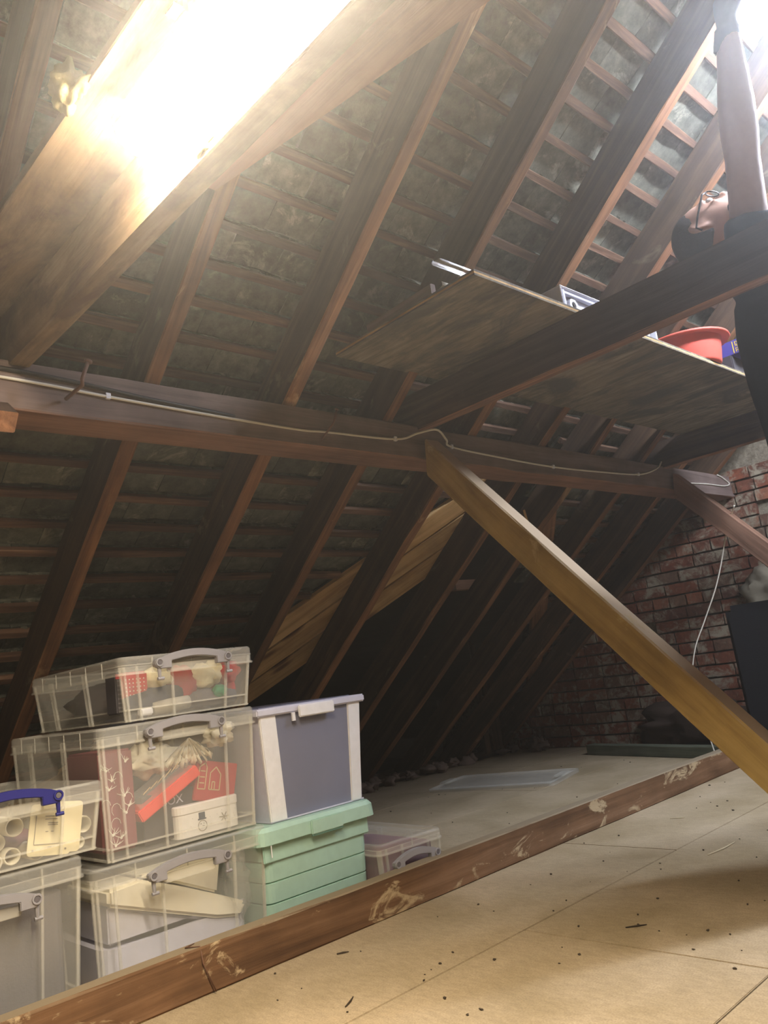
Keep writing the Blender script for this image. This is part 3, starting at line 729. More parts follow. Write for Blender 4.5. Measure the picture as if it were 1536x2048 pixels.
MB().add([(-.004-tap(0), .06, .0), (-.004-tap(0), a0, .0), (-.004, a0, Hg), (-.004, .05, Hg), (-.008-tap(0), .06, .0), (-.008-tap(0), a0, .0), (-.008, a0, Hg), (-.008, .05, Hg)], [(0, 1, 2, 3), (7, 6, 5, 4), (0, 4, 5, 1), (1, 5, 6, 2), (2, 6, 7, 3), (3, 7, 4, 0)]).build('window', M['smoke'], gc)
for s_, nm in ((1, 'side_panel'), (-1, 'side_panel')):
    ya, yb = (tap(0)+.001, .001) if s_ == 1 else (Wg-tap(0)-.001, Wg-.001)
    MB().add([(-.012-tap(0), ya, 0), (-Dg+.02, ya, 0), (-Dg, yb, Hg), (-.012, yb, Hg), (-.012-tap(0), ya+.004*s_, 0), (-Dg+.02, ya+.004*s_, 0), (-Dg, yb+.004*s_, Hg), (-.012, yb+.004*s_, Hg)], [(0, 1, 2, 3), (7, 6, 5, 4), (0, 4, 5, 1), (1, 5, 6, 2), (2, 6, 7, 3), (3, 7, 4, 0)]).build(nm, M['lilac'], gc)
MB().add([(-Dg+.02, .018, 0), (-Dg+.02, Wg-.018, 0), (-Dg, Wg, Hg), (-Dg, 0, Hg)], [(0, 1, 2, 3)]).build('rear_panel', M['lilac'], gc)
MB().box((-Dg+.02, .018, 0), (-.02, Wg-.02, .004)).build('base_panel', M['lilac'], gc)
MB().box((-Dg-.008, -.012, Hg-.002), (.008, Wg+.010, Hg+.020)).build('lid', M['lilac'], gc, bevel=.004)
MB().box((-Dg+.03, .02, Hg+.0202), (-.03, Wg-.02, Hg+.0225)).build('lid_window', M['smoke'], gc)
MB().box((.0085, .125, Hg-.018), (.018, .255, Hg+.016)).build('latch', M['white'], gc, bevel=.003)
MB().box((.004, .105, Hg-.025), (.010, .115, Hg-.002)).build('latch_tab', M['white'], gc)
for i, (c0, r0, mt) in enumerate([((-.10, .20, .19), (.07, .10, .07), 'navy'), ((-.12, .14, .09), (.06, .07, .07), 'greycloth'), ((-.10, .28, .12), (.05, .04, .10), 'palecloth')]):
    o = MB().blob((0, 0, 0), r0, 60+i, .2, 1.8, 16, 10).build('folded_cloth', M[mt], None, True, loc=(-1.905+c0[0], 1.285+c0[1], .297+c0[2]+.02))
    tag(o, ['dark navy cloth bundle inside the grey crate', 'dark grey cloth bundle low inside the grey crate', 'paler cloth bundle at the right inside the grey crate'][i], 'cloth')
# mint box
tb = empty('lidded_bin', (-1.905, 1.252, 0), label='mint green ribbed plastic box with lid under the pale grey crate', cat='storage box')
Wt, Ht, Dt = .372, .262, .52
def prof(z): return .012*(1-z/Ht)
zs = [0, .046, .0475, .0495, .051, .099, .1005, .1025, .104, .152, .1535, .1555, .157, .205, .2065, .2085, .21, Ht]
dp = [0, 0, .005, .005, 0, 0, .005, .005, 0, 0, .005, .005, 0, 0, .005, .005, 0, 0]
def rrect(x0, x1, ya, yb, z, r=.025):
    out = []
    for cx, cy, a0 in ((x1-r, yb-r, 0), (x0+r, yb-r, 90), (x0+r, ya+r, 180), (x1-r, ya+r, 270)):
        for kk in range(5):
            a = math.radians(a0+90*kk/4); out.append((cx+r*math.cos(a), cy+r*math.sin(a), z))
    return out
MB().loft([rrect(-Dt+prof(z)+d, -prof(z)-d, prof(z)+d, Wt-prof(z)-d, z) for z, d in zip(zs, dp)]).build('bin_body', M['teal'], tb)
MB().box((.001-.004, .0, .205), (.004, Wt, .262)).build('upper_band', M['teal'], tb, bevel=.003)
MB().loft([rrect(-Dt-.02, .020, -.020, Wt+.028, .252, .03), rrect(-Dt-.018, .018, -.018, Wt+.026, .285, .03), rrect(-Dt-.01, .010, -.010, Wt+.018, .2955, .028)]).build('lid', M['teal'], tb)
MB().box((.019, .150, .247), (.027, .262, .287)).build('lid_latch', M['teal'], tb, bevel=.003)
MB().box((.0205, .151, .2445), (.0255, .261, .2468)).build('latch_shadow_gap', M['tealline'], tb)
MB().tube([(.0235, .013, .252), (.0235, .013, .222)], .0015, 6).build('lid_clip_wire', M['white'], tb)
# clear lid lying on the floor
ll = empty('loose_lid', (-2.95, 3.52, 0), math.radians(16), label='loose clear plastic lid lying flat on the boards', cat='lid')
MB().loft([rrect(-.36, .36, -.22, .22, .001, .03), rrect(-.36, .36, -.22, .22, .018, .03), rrect(-.345, .345, -.205, .205, .022, .03), rrect(-.33, .33, -.19, .19, .012, .03)], False).build('lid_rim', M['rim'], ll)
MB().box((-.33, -.19, .008), (.33, .19, .011)).build('lid_plate', M['milky_lid'], ll)
MB().box((-.36, -.07, .0185), (-.31, .07, .03)).build('lid_tab', M['rim'], ll, bevel=.004); MB().box((.31, -.07, .0185), (.36, .07, .03)).build('lid_tab', M['rim'], ll, bevel=.004)

# ------------------------------------------------------------------ contents: shallow top box (z .616 .. .778)
XI = -1.965
def thing_blob(name, label, cat, c, r, mat, seed, amp=.15, group=None, rot=None, power=1.0, freq=1.8):
    o = MB().blob((0, 0, 0), r, seed, amp, freq, 22, 14, rot, power).build(name, M[mat], None, True, loc=c); return tag(o, label, cat, group)
pt = empty('spotted_packet', (XI, .912, .655), math.radians(0), label='red packet with white dots in the shallow top box', cat='packet')
MB().box((-.03, 0, 0), (0, .085, .088)).build('packet_body', M['redcloth'], pt, bevel=.006)
dm = MB()
for i in range(6):
    for j in range(5): dm.lathe([(.0003, .0012), (.0016, .0012), (.0018, 0)], (0, .024+.0098*i, .030+.0098*j), 6, 'x')
dm.build('dots', M['print'], pt)
MB().tube([(.002, .006+.012*math.cos(a/8*math.pi)*0+.014*math.sin(a/12*math.pi), .035+.04*a/12) for a in range(13)], .0012, 6).build('string_loop', M['redcloth'], pt)
sp = empty('striped_packet', (XI+.01, .868, .640), label='black packet with grey bars at the left of the shallow top box', cat='packet')
MB().box((-.06, .036, .002), (0, .052, .105)).build('packet_body', M['darkbox'], sp, bevel=.003)
MB().box((0, .037, .088), (.001, .051, .10)).build('red_band', M['houseRed'], sp)
bm_ = MB()
for i in range(7): bm_.box((0, .040, .015+i*.011), (.001, .0505, .019+i*.011))
bm_.build('bars', M['greycloth'], sp)
o = MB().tube([(-1.985, .925, .662), (-1.98, 1.00, .668), (-1.985, 1.09, .676)], [.026, .030, .026], 14).build('navy_roll', M['navy'], None, True); tag(o, 'rolled navy cloth in the shallow top box', 'cloth')
o = MB().tube([(-1.955, 1.00, .6435), (-1.95, 1.05, .647), (-1.95, 1.098, .650)], [.016, .018, .017], 14).build('pale_roll', M['palecloth'], None, True); tag(o, 'small pale rolled cloth low in the shallow top box', 'cloth')
o = MB().tube([(-1.985, 1.105, .655), (-1.985, 1.17, .655), (-1.985, 1.26, .652)], [.022, .025, .018], 14).build('grey_roll', M['greycloth'], None, True); tag(o, 'dark grey rolled cloth low in the shallow top box', 'cloth')
o = MB().box((-1.958, .957, .630), (-1.938, .992, .648)).build('white_clip', M['white'], bevel=.003); tag(o, 'small white clip low at the front of the shallow top box', 'clip')
ps = empty('plush_figure', (-1.99, 1.13, .715), label='cream and red plush figure in the shallow top box', cat='plush toy')
for i, (y, z, r, mt) in enumerate([(-.095, .005, (.028, .042, .028), 'cream'), (-.025, -.012, (.034, .040, .046), 'redcloth'), (.038, -.004, (.030, .044, .036), 'cream'), (.078, .006, (.026, .028, .030), 'cream'), (.118, .002, (.030, .036, .032), 'redcloth'), (.128, -.040, (.014, .014, .022), 'redcloth')]):
    MB().blob((0, y, z), r, 70+i, .2, 2.2, 18, 12).build(['head_fur', 'coat', 'trim_fur', 'cuff_fur', 'sleeve', 'mitten'][i], M[mt], ps, True)
thing_blob('green_cloth', 'small green cloth piece in the shallow top box', 'cloth', (-1.962, 1.205, .668), (.012, .022, .016), 'greencloth', 77)

# contents: middle box (z .305 .. .615)
gb = empty('gift_bag', (XI, .852, .322), label='burgundy gift bag with white sprigs in the middle box', cat='bag')
MB().box((-.20, 0, 0), (0, .088, .235)).build('bag_body', M['burgundy'], gb, bevel=.006)
random.seed(5); sg = MB()
for cy, cz in ((.018, .19), (.03, .165), (.022, .145), (.060, .125), (.070, .10), (.062, .085), (.025, .04), (.045, .03), (.03, .015), (.068, .205)):
    for k in range(5):
        a = rnd(.3, 2.8); L = rnd(.010, .022)
        sg.tube([(.0008, cy, cz), (.0012, cy+math.cos(a)*L*.6, cz+math.sin(a)*L*.5), (.0008, cy+math.cos(a)*L, cz+math.sin(a)*L)], [.0011, .0008, .0004], 5)
    sg.lathe([(.0003, .002), (.003, .002), (.0033, 0)], (0, cy, cz), 8, 'x')
for k in range(6):
    y, z = rnd(.01, .07), rnd(.02, .2)
    sg.tube([(.0008, y+.012*math.cos(q/6*4), z+.015*math.sin(q/6*4)) for q in range(7)], .0006, 5)
sg.v = [(x, min(max(y, .002), .086), min(max(z, .002), .232)) for x, y, z in sg.v]
sg.build('printed_sprigs', M['print'], gb)
rt = empty('red_tray', (-1.952, .945, .385), label='bright red long tray with clear wrapping in the middle box', cat='tray')
rot = Matrix.Rotation(math.radians(27), 4, 'X')
MB().box((-.07, 0, -.012), (0, .19, .018), rot).build('tray_body', M['red'], rt, bevel=.003)
MB().box((-.065, .01, .018), (-.003, .18, .045), rot).build('wrapping', M['acrylic'], rt)
for i in range(5): MB().tube([(-.005, .012+.02*i, .055+.01*i), (-.004, .032+.02*i, .07+.011*i)], .0012, 6).build('foil_glint', M['tan'], rt)
tm = MB(); n = 40; rings = []
for j, (f, dz) in enumerate(((0.02, .0), (.35, -.012), (.7, -.028), (1, -.043))):
    rings.append([(-1.955-.05*f*math.sin(math.pi*i/n)*.4+.012*math.sin(i*1.7)*f, 1.018+.145*f*(i/n)+.075*(1-f), .556+dz*1.25-.010*math.sin(i*1.3)*f-.012*math.sin(math.pi*i/n)*f) for i in range(n+1)])
for a, b in zip(rings, rings[1:]):
    o0 = len(tm.v); tm.v += [tuple(p) for p in a]+[tuple(p) for p in b]; m_ = len(a)
    tm.f += [(o0+i, o0+i+1, o0+m_+i+1, o0+m_+i) for i in range(m_-1)]
o = tm.build('tissue_paper', M['tissue'], None, True); sm = o.modifiers.new('thickness', 'SOLIDIFY'); sm.thickness = .0015
tag(o, 'pleated white tissue fan at the top of the middle box', 'tissue')
thing_blob('crumpled_tissue', 'crumpled white tissue at the upper right of the middle box', 'tissue', (-1.99, 1.205, .555), (.03, .040, .030), 'tissue', 81, .4, freq=3)
thing_blob('crumpled_tissue', 'greyish crumpled wrapping behind the red tray', 'tissue', (-2.05, 1.03, .515), (.05, .075, .040), 'whitecloth', 82, .35, freq=3)
hs = empty('red_carton', (-1.975, 1.115, .425), label='red carton with a tan house drawing in the middle box', cat='carton')
rot = Matrix.Rotation(math.radians(-14), 4, 'X')
MB().box((-.05, -.005, -.03), (0, .118, .072), rot).build('carton_body', M['houseRed'], hs, bevel=.002)
hl_ = MB()
def bar(mb, p, q, w_): 
    p, q = V((0, *p)), V((0, *q)); d = (q-p).normalized(); s_ = V((0, -d.z, d.y))*w_/2
    vs = [rot @ (V((e, 0, 0))+a) for e in (.0003, .0012) for a in (p-s_, q-s_, q+s_, p+s_)]; mb.add(vs, [(0, 1, 2, 3), (7, 6, 5, 4), (0, 4, 5, 1), (1, 5, 6, 2), (2, 6, 7, 3), (3, 7, 4, 0)])
for p, q in (((.002, 0), (.002, .055)), ((.002, .055), (.018, .066)), ((.018, .066), (.024, .055)), ((.024, .055), (.024, 0)), ((.024, 0), (.002, 0)), ((.036, 0), (.036, .042)), ((.036, .042), (.052, .058)), ((.052, .058), (.068, .040)), ((.068, .040), (.068, 0)), ((.036, 0), (.068, 0)), ((.044, .0), (.044, .02)), ((.052, .0), (.052, .02)), ((.044, .02), (.052, .02)), ((.006, .015), (.020, .015)), ((.006, .03), (.020, .03)), ((.006, .045), (.020, .045))): bar(hl_, p, q, .0028)
hl_.build('house_drawing', M['tan'], hs)
tn = empty('snowman_tin', (-1.960, 1.045, .312), label='white tin with a top-hatted snowman in the middle box', cat='tin')
MB().loft([rrect(-.13, 0, 0, .185, 0, .02), rrect(-.13, 0, 0, .185, .058, .02)]).build('tin_body', M['tin'], tn)
MB().loft([rrect(-.132, .002, -.002, .187, .058, .021), rrect(-.132, .002, -.002, .187, .076, .021), rrect(-.128, -.002, .002, .183, .079, .02)]).build('tin_lid', M['tin'], tn)
MB().box((.0001, .058, .036), (.0012, .082, .039)).box((.0001, .061, .039), (.0012, .079, .054)).build('hat', M['ink'], tn)
MB().lathe([(.0135, .0003), (.0135, .0012), (.012, .0012), (.012, .0003)], (0, .070, .021), 20, 'x').build('face', M['greyink'], tn)
MB().tube([(.0008, .070, .021), (.001, .076, .020)], .001, 5).lathe([(.0002, .001), (.0012, .001)], (0, .066, .026), 6, 'x').lathe([(.0002, .001), (.0012, .001)], (0, .074, .026), 6, 'x').build('features', M['ink'], tn)
sd = MB()
for k in range(14):
    sd.lathe([(.0002, .001), (.001, .001)], (0, rnd(.02, .17), rnd(.006, .05)), 5, 'x')
for k in range(6):
    a = k; sd.tube([(.0008, .135, .03), (.0008, .135+.014*math.cos(a), .03+.012*math.sin(a))], .0012, 5)
sd.build('printed_sprig', M['greyink'], tn)
db = empty('dark_carton', (-1.984, .985, .316), label='dark carton lettered box behind the snowman tin', cat='carton')
MB().box((-.16, -.02, 0), (0, .19, .115)).build('carton_body', M['darkbox'], db, bevel=.002)
text('BOX', .030, M['lilac'], db, (.001, .062, .092), (math.pi/2, 0, math.pi/2))

# contents: bottom box
o = MB().loft([rrect(-.42, 0, 0, .40, 0, .04), rrect(-.42, 0, .005, .395, .10, .04)]).build('grey_bedding', M['greycloth'], None, loc=(-1.965, .835, .012)); o.data.materials[0] = M['lilac']; tag(o, 'pale grey folded bedding at the bottom of the lowest box', 'bedding')
fb = MB(); poly = [(.850, .245), (.850, .208), (1.130, .105), (1.20, .09), (1.222, .12), (1.15, .155), (1.04, .205), (.93, .25)]
fb.prism(poly, 'x', -2.2, -1.953); o = fb.build('folded_sheet', M['whitecloth'], None, bevel=.008); tag(o, 'folded cream sheet lying slantwise in the lowest box', 'sheet')
o = MB().prism([(.855, .205), (.855, .12), (1.20, .12), (1.13, .10)], 'x', -2.15, -1.975).build('folded_sheet', M['lilac'], None, bevel=.004); tag(o, 'pale grey sheet under the slanting cream one in the lowest box', 'sheet')
o = MB().prism([(.93, .255), (1.04, .210), (1.15, .158), (1.17, .252)], 'x', -2.15, -1.975).build('folded_sheet', M['whitecloth'], None, bevel=.006); tag(o, 'second cream sheet above the slanting one in the lowest box', 'sheet')
thing_blob('plastic_bag', 'clear crinkled plastic bag at the right of the lowest box', 'bag', (-1.965, 1.205, .17), (.018, .036, .080), 'acrylic', 91, .3, freq=3)
# lower left box
o = MB().loft([rrect(-.45, 0, 0, .38, 0, .03), rrect(-.45, 0, 0, .38, .26, .03)]).build('grey_bundle', M['greycloth'], None, loc=(-1.955, .372, .012)); tag(o, 'large dull grey bundle filling the lower left box', 'cloth')
# blue-handled box: card and tubes
cd_ = empty('instruction_card', (-1.921, .716, .413), label='cream printed card against the front of the blue-handled box', cat='card')
rot = Matrix.Rotation(math.radians(-9), 4, 'X')
pl = []
for cx, cy, a0 in ((.040, .046, 0), (-.040, .046, 90), (-.040, -.046, 180), (.040, -.046, 270)):
    for kk in range(4): a = math.radians(a0+90*kk/3); pl.append((cx+.008*math.cos(a), cy+.008*math.sin(a)))
m_ = MB().prism(pl, 'x', -.003, 0); m_.v = [tuple(rot @ V(p)) for p in m_.v]; m_.build('card_sheet', M['card'], cd_)
m_ = MB().prism([(a+.022, b+.004) for a, b in pl], 'x', -.007, -.004); r2 = Matrix.Rotation(math.radians(-2), 4, 'X'); m_.v = [tuple(rot @ V(p)) for p in m_.v]; m_.build('card_sheet', M['card'], cd_)
m_ = MB()
for a in (((-.015, .028), (.020, .028)), ((-.015, .022), (.012, .022)), ((-.008, .014), (.014, .014)), ((-.008, .010), (.014, .010)), ((-.012, -.004), (-.006, -.004)), ((.0, -.004), (.006, -.004)), ((-.035, -.030), (.033, -.030)), ((-.035, -.030), (-.035, .03)), ((-.004, -.036), (.004, -.036))):
    bar(m_, a[0], a[1], .0016)
for y, z in ((-.036, -.042), (.036, -.042)): m_.v += []; bar(m_, (y-.002, z), (y+.002, z), .004)
m_.build('print', M['greyink'], cd_)
TL_ = [(.432, .430, .020, 'tube end at the left of the cream card'), (.800, .405, .019, 'pale ring-shaped tube end right of the cream card'), (.792, .366, .014, 'small tube end below the pale ring at the right'), (.688, .372, .018, 'slanting tube end directly below the cream card'), (.640, .372, .018, 'tube end low beside the left clip leg'), (.612, .405, .019, 'tube end in the middle row at the left edge'), (.600, .368, .016, 'lowest tube end at the left edge')]
for i, (y, z, r, lab) in enumerate(TL_):
    if i == 0: y, z = .643, .433
    o = MB().lathe([(r, -.10), (r, 0), (r-.003, 0), (r-.003, -.10)], (0, 0, 0), 22, 'x').build('card_tube', M['palering'], None, True, loc=(-1.935-.012*(i % 3), y, z)); tag(o, lab.replace('tube end', 'clear plastic tube end'), 'tube', 'tubes in the blue-handled box')
o = MB().blob((0, 0, 0), (.12, .12, .035), 96, .1).build('purple_cloth', M['purple'], None, True, loc=(-2.10, .62, .395)); tag(o, 'dull purple cloth at the back of the blue-handled box', 'cloth')
# small low box
o = MB().loft([rrect(-.34, 0, 0, .215, 0, .03), rrect(-.34, 0, 0, .215, .125, .03)]).build('purple_bundle', M['purple'], None, loc=(-1.868, 1.624, .012)); o.rotation_euler = (0, 0, math.radians(-4)); tag(o, 'dull purple bundle filling the small low box', 'cloth')
# upper content at the back of the two upper boxes
thing_blob('dark_bundle', 'dark cloth at the back of the shallow top box', 'cloth', (-2.28, 1.06, .685), (.16, .14, .055), 'darkbox', 97)
thing_blob('dark_bundle', 'dull olive cloth at the back of the middle box', 'cloth', (-2.30, 1.05, .42), (.14, .16, .10), 'greycloth', 98)

# ------------------------------------------------------------------ far end: black case, sacking, wool
bk = empty('black_case', (-1.45, 4.20, 0), math.radians(6), label='black upright fabric case by the brick wall', cat='case')
MB().box((-.36, -.11, .02), (.36, .11, .755)).build('case_body', M['black'], bk, bevel=.03)
MB().box((-.34, -.115, .05), (.34, -.108, .70)).build('front_pocket', M['black'], bk, bevel=.003)
MB().tube([(-.10, 0, .752), (-.08, 0, .785), (.08, 0, .785), (.10, 0, .752)], .010, 8).build('carry_handle', M['black'], bk, True)
for sx in (-.28, .28): MB().lathe([(.001, -.02), (.022, -.02), (.022, .02), (.001, .02)], (sx, -.08, .022), 16, 'x').build('wheel', M['black'], bk)
o = MB().blob((0, 0, 0), (.34, .13, .13), 33, .35, 2.2, 32, 20).build('sack_heap', M['rubble'], None, True, loc=(-2.36, 4.66, .11)); tag(o, 'dark crumpled sacking heaped against the foot of the brick wall', 'sack')
random.seed(12)
wm = MB()
for i in range(34):
    y = 2.6+2.1*random.random(); x = XE+.07+rnd(-.05, .08)
    wm.blob((x, y, .018+rnd(0, .02)), (rnd(.02, .06), rnd(.02, .05), rnd(.015, .035)), i, .5, 2.6, 10, 7)
wm.build('insulation_wool', M['wool'], None, True); tag(bpy.data.objects['insulation_wool'], 'tufts of brownish insulation wool along the eaves', 'insulation', kind='stuff')
o = MB().blob((0, 0, 0), (.07, .06, .045), 44, .45, 3, 22, 14).build('wool_tuft', M['wool'], None, True, loc=(-3.55, 4.66, .04)); tag(o, 'pale pinkish wool tuft at the foot of the brick wall', 'insulation')
o = timber('eaves_board', (XE+.02, 1.6, .02), (XE+.02, 4.75, .02), .09, .04, (0, 0, 1), M['rafter']); tag(o, 'dark low timber along the eaves at the edge of the boards', 'timber')
gr = MB(); random.seed(3)
for i in range(230):
    x, y = rnd(-1.75, .1), rnd(.5, 3.6)
    if i > 185: x, y = rnd(-3.6, -1.9), rnd(2.2, 4.3)
    r = rnd(.0012, .0035)
    gr.blob((x, y, r*.6), (r*rnd(.8, 2), r, r*.7), i, .3, 2, 6, 4)
gr.build('floor_grit', M['grit']); tag(bpy.data.objects['floor_grit'], 'dark specks of grit scattered over the chipboard', 'grit', kind='stuff')
for i, (x, y, a, L, mt, lab) in enumerate([(-1.25, 2.36, 80, .16, 'straw', 'long thin pale splinter on the boards near the golden strut'), (-1.60, 2.80, 20, .05, 'straw', 'short pale splinter on the boards beside the floor timber'), (-1.15, 1.72, 40, .05, 'grit', 'thin dark twig on the boards at the centre'), (-1.15, 2.62, 120, .02, 'grit', 'small dark flake on the boards beyond the long splinter'), (-1.43, 1.10, 115, .05, 'grit', 'dark twig on the boards near the floor timber end'), (-1.70, 1.30, 50, .03, 'grit', 'dark chip close to the floor timber')]):
    a = math.radians(a); o = MB().tube([(0, 0, .002), (L/2*math.cos(a), L/2*math.sin(a), .003), (L*math.cos(a+.1), L*math.sin(a+.1), .002)], [.0015, .0022, .001], 5).build('splinter', M[mt], None, loc=(x, y, 0)); tag(o, lab, 'splinter')

# ------------------------------------------------------------------ person behind the shelf
def remeshed(mb, name, mat, vox, parent, smooth_it=4):
    me = bpy.data.meshes.new(name); me.from_pydata(mb.v, [], mb.f)
    bm = bmesh.new(); bm.from_mesh(me); bmesh.ops.recalc_face_normals(bm, faces=bm.faces); bm.to_mesh(me); bm.free()
    t = bpy.data.objects.new('tmp', me); COL.objects.link(t)
    r = t.modifiers.new('r', 'REMESH'); r.mode = 'VOXEL'; r.voxel_size = vox
    s_ = t.modifiers.new('s', 'SMOOTH'); s_.iterations = smooth_it; s_.factor = .5
    dg = bpy.context.evaluated_depsgraph_get(); e = t.evaluated_get(dg)
    nm = bpy.data.meshes.new_from_object(e); bpy.data.objects.remove(t); nm.name = name
    nm.materials.clear(); nm.materials.append(mat)
    for p in nm.polygons: p.use_smooth = True
    o = bpy.data.objects.new(name, nm); COL.objects.link(o)
    if parent: o.parent = parent
    return o
PX, PY = -.70, 2.44
def ell(c, rx, ry, n=20, tilt=0):
    return [V((c[0]+rx*math.cos(2*math.pi*k/n), c[1]+ry*math.sin(2*math.pi*k/n), c[2]+tilt*rx*math.cos(2*math.pi*k/n))) for k in range(n)]
def torso(grow=0, zlo=.86, zhi=1.64):
    T = [(.86, .125, .175), (.95, .12, .17), (1.05, .11, .155), (1.18, .115, .160), (1.32, .125, .180), (1.45, .125, .195), (1.54, .11, .19), (1.60, .085, .14), (1.65, .06, .075)]
    return MB().loft([ell((PX+.0, PY, z), a+grow, b+grow) for z, a, b in T if zlo-.001 <= z <= zhi+.02])
SHR, ELR, WRR = V((-.705, 2.262, 1.575)), V((-.645, 2.205, 1.90)), V((-.575, 2.115, 2.225))
SHL, ELL_, WRL = V((-.70, 2.620, 1.575)), V((-.50, 2.73, 1.84)), V((-.46, 2.55, 2.07))
def arm(mb, S, E_, W_, g=0, full=True):
    def lp(a, b, t): return a.lerp(b, t)
    pts = [lp(S, V((PX, PY, 1.5)), .35), S, lp(S, E_, .3), lp(S, E_, .6), E_]; rad = [.06, .060, .054, .050, .046]
    if full: pts += [lp(E_, W_, .2), lp(E_, W_, .45), lp(E_, W_, .75), W_]; rad += [.050, .048, .037, .028]
    mb.tube(pts, [r+g for r in rad], 16)
def hand(mb, W_, dirv, palm_n, g=0, curl=.5):
    d = V(dirv).normalized(); n = V(palm_n); n = (n-d*n.dot(d)).normalized(); s_ = d.cross(n)
    rings = []
    for t, wd, th in ((-.01, .026, .022), (.02, .034, .018), (.06, .042, .016), (.09, .041, .014)):
        c = W_+d*t; rings.append([c+s_*(wd+g)*math.cos(2*math.pi*k/14)+n*(th+g)*math.sin(2*math.pi*k/14) for k in range(14)])
    mb.loft(rings)
    for i, (o_, L) in enumerate(((-.031, .068), (-.010, .078), (.011, .074), (.031, .058))):
        p = W_+d*.082+s_*o_; pts = [p]; a = 0
        for seg in (.45, .32, .23):
            a += curl; q = d*math.cos(a)+n*math.sin(a); p = p+q*L*seg; pts.append(p)
        mb.tube(pts, [.0095+g, .009+g, .008+g, .006+g], 10)
    p = W_+d*.025-s_*.028; mb.tube([p, p+d*.025-s_*.022+n*.012, p+d*.052-s_*.026+n*.026, p+d*.072-s_*.020+n*.032], [.013+g, .012+g, .010+g, .007+g], 10)
# head frame: face normal F looks up, crown axis K points back over the neck
Fv = V((.38, 0, .925)).normalized(); Kv = V((-.925, 0, .38)).normalized(); Sv = V((0, -1, 0))
HC = V((-.855, PY, 1.862))
def HP(k_, f_, s_): return HC+Kv*k_+Fv*f_+Sv*s_
def head_mb():
    mb = MB(); rings = []
    # slices from chin to crown along K: (k, centre f, half depth, half width)
    H = [(-.122, .060, .018, .022), (-.112, .052, .036, .036), (-.090, .030, .066, .054), (-.060, .010, .088, .064), (-.030, .000, .098, .069), (0, -.004, .100, .073), (.030, -.008, .100, .076), (.060, -.012, .092, .073), (.085, -.014, .074, .060), (.103, -.014, .048, .040), (.112, -.014, .018, .016)]
    for k_, f0, hd, hw in H:
        rings.append([HP(k_, f0+hd*math.sin(2*math.pi*j/24), hw*math.cos(2*math.pi*j/24)) for j in range(24)])
    mb.loft(rings)
    mb.tube([HP(.018, .086, 0), HP(0, .098, 0), HP(-.022, .112, 0), HP(-.034, .108, 0), HP(-.040, .092, 0)], [.007, .009, .013, .013, .008], 10)   # nose
    for s_ in (-1, 1):
        mb.blob(HP(-.038, .096, s_*.009), (.008, .008, .008), 1, 0, 1, 8, 6)
        mb.tube([HP(.024, .082, s_*.014), HP(.028, .086, s_*.034), HP(.020, .074, s_*.052)], [.008, .009, .007], 8)      # brow
        mb.tube([HP(.022, .000, s_*.074), HP(.026, -.012, s_*.082), HP(.008, -.020, s_*.084), HP(-.018, -.012, s_*.080), HP(-.026, .0, s_*.074)], [.006, .008, .008, .008, .007], 8)  # ear rim
        mb.blob(HP(-.0, -.004, s_*.073), (.018, .006, .02), 1, 0, 1, 10, 8)
        mb.blob(HP(-.018, .070, s_*.034), (.022, .018, .018), 2, 0, 1, 10, 8)
    mb.tube([HP(-.066, .086, -.022), HP(-.065, .094, 0), HP(-.066, .086, .022)], [.006, .009, .006], 8)   # mouth
    mb.blob(HP(-.100, .072, 0), (.018, .020, .016), 2, 0, 1, 10, 8)
    mb.tube([HP(-.035, -.030, 0), V((-.765, PY, 1.735)), V((-.715, PY, 1.66)), V((-.70, PY, 1.58))], [.064, .060, .062, .075], 18)    # neck
    return mb
person = empty('person', (0, 0, 0), label='person in a black T-shirt with glasses reaching up behind the shelf', cat='person')
b_ = torso(); hmb = head_mb(); b_.add(hmb.v, hmb.f)
arm(b_, SHR, ELR, WRR); arm(b_, SHL, ELL_, WRL)
hand(b_, WRR, (.10, -.10, 1), (.6, .6, 0)); hand(b_, WRL, (.1, -.3, 1), (.3, .4, 0))
def leg(mb, sy, g=0, feet=True, zlo=0):
    y = PY+sy*.095
    pts = [(PX, y, .90), (PX, y+sy*.01, .80), (PX+.01, y+sy*.02, .62), (PX+.015, y+sy*.03, .50), (PX+.0, y+sy*.035, .36), (PX-.01, y+sy*.04, .18), (PX-.015, y+sy*.04, .09)]
    mb.tube(pts, [r+g for r in (.092, .090, .072, .056, .055, .042, .038)], 16)
    if feet:
        mb.tube([(PX-.06, y+sy*.04, .04), (PX, y+sy*.045, .05), (PX+.09, y+sy*.055, .038), (PX+.18, y+sy*.06, .026)], [.030+g, .040+g, .038+g, .022+g], 12)
leg(b_, -1); leg(b_, 1)
body = remeshed(b_, 'body', M['skin'], .0075, person, 3)
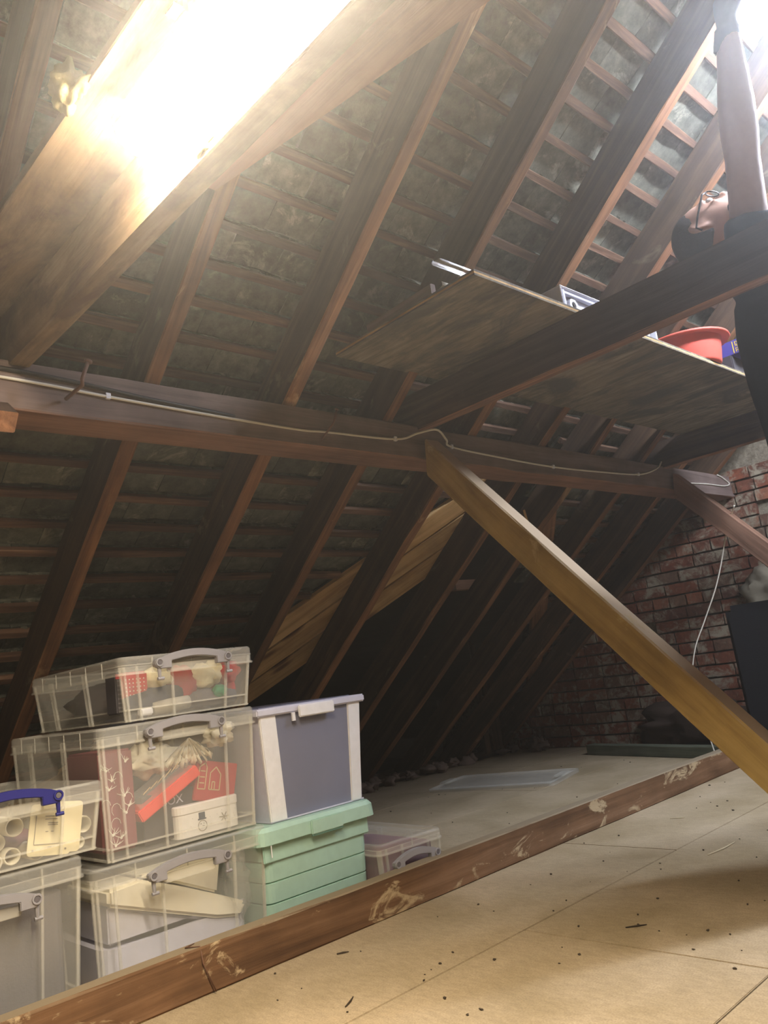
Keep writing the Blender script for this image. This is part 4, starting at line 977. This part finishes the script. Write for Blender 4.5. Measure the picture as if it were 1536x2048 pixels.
# clothing
ts = torso(.016, .95, 1.61)
for S, E_ in ((SHR, ELR), (SHL, ELL_)):
    ts.tube([S.lerp(V((PX, PY, 1.48)), .4), S, S.lerp(E_, .30), S.lerp(E_, .52)], [.075, .077, .070, .068], 18)
ts.tube([V((PX, PY, 1.56)), V((-.70, PY, 1.635)), V((-.725, PY, 1.70))], [.12, .085, .080], 18)
remeshed(ts, 't_shirt', M['tshirt'], .010, person, 3)
tr_ = MB().loft([ell((PX, PY, z), a, b) for z, a, b in ((.84, .14, .19), (.93, .135, .185), (1.02, .13, .178))])
leg(tr_, -1, .016, False); leg(tr_, 1, .016, False)
remeshed(tr_, 'trousers', M['trousers'], .012, person, 3)
for sy in (-1, 1):
    y = PY+sy*.095; s_ = MB().tube([(PX-.075, y+sy*.04, .036), (PX, y+sy*.045, .05), (PX+.09, y+sy*.055, .042), (PX+.20, y+sy*.06, .030)], [.034, .048, .046, .028], 14)
    s_.v = [(x, q, max(z, .002)) for x, q, z in s_.v]; s_.build('shoe', M['black'], person, True)
# glove on the raised near hand
gm = MB(); hand(gm, WRR, (.10, -.10, 1), (.6, .6, 0), .004); gm.tube([WRR-V((.02, -.02, .05)), WRR], [.036, .033], 14); remeshed(gm, 'glove', M['glove'], .005, person, 2)
# hair: cap over crown and back, beard edge, brows
hr = MB(); rings = []
for k_, f0, hd, hw in [(-.045, -.022, .084, .070), (-.02, -.022, .092, .076), (.010, -.022, .096, .080), (.040, -.020, .096, .082), (.066, -.016, .092, .078), (.090, -.012, .074, .064), (.108, -.012, .050, .043), (.118, -.012, .018, .018)]:
    rings.append([HP(k_, f0+hd*math.sin(2*math.pi*j/24)*(1 if math.sin(2*math.pi*j/24) < 0 else (.45+.45*max(0, min(1, (k_+.02)/.06)))), hw*math.cos(2*math.pi*j/24)) for j in range(24)])
hr.loft(rings); remeshed(hr, 'hair', M['hair'], .006, person, 2)
bd = MB()
rings = []
for t in range(13):
    a = math.radians(-80+160*t/12); cx = HP(-.075-.035*math.cos(a), .030+.030*math.cos(a), .062*math.sin(a))
    rings.append(cx)
bd.tube(rings, [.018]+[.026]*11+[.018], 10); remeshed(bd, 'beard', M['hair'], .006, person, 2)
MB().tube([HP(-.066, .0935, -.016), HP(-.066, .099, 0), HP(-.066, .0935, .016)], [.003, .0048, .003], 8).build('lips', M['lips'], person, True)
for s_ in (-1, 1): MB().blob(HP(.004, .083, s_*.031), (.012, .012, .012), 0, 0, 1, 14, 10).build('eye', M['eye'], person, True)
gl = MB()
for s_ in (-1, 1):
    ring = [HP(-.002+.019*math.sin(2*math.pi*j/20), .106, s_*(.034+.024*math.cos(2*math.pi*j/20))) for j in range(21)]
    gl.tube(ring, .0024, 6); gl.tube([HP(.006, .104, s_*.058), HP(.006, .09, s_*.080), HP(.006, .02, s_*.086), HP(.004, -.012, s_*.086), HP(-.016, -.020, s_*.084)], .0034, 6)
gl.tube([HP(.004, .107, -.010), HP(.006, .110, 0), HP(.004, .107, .010)], .0022, 6)
gl.build('glasses', M['frame'], person, True)

tx = text('ESPEE', .0185, M['yellow'], bc, (0, 0, 0), (0, 0, 0))
tx.matrix_local = Matrix.Translation((.090, -.0005, .030)) @ Matrix.Rotation(math.pi/2, 4, 'X') @ Matrix.Rotation(-math.pi/2, 4, 'Z') @ Matrix.Diagonal((1, 1.7, 1, 1))
MB().box((.070, -.0012, .004), (.073, -.0001, .054)).build('printed_line', M['yellow'], bc)

# ------------------------------------------------------------------ haze: added volume that imitates lens glare around the lamps
mh, nt, out = newmat('glare_haze')
vs = N(nt, 'ShaderNodeVolumeScatter', Density=HAZE_DENSITY, Anisotropy=HAZE_G); vs.inputs['Color'].default_value = (1, 1, 1, 1)
nt.links.new(vs.outputs[0], out.inputs['Volume'])
hz = MB().prism([(-4.55, -.02), (3.2, -.02), (3.2, .9), (.1, 3.25), (-4.55, .3)], 'y', YN+.01, YG-.06).build('haze', mh)
tag(hz, 'added haze imitating lens glare around the lamps', 'haze', kind='stuff')
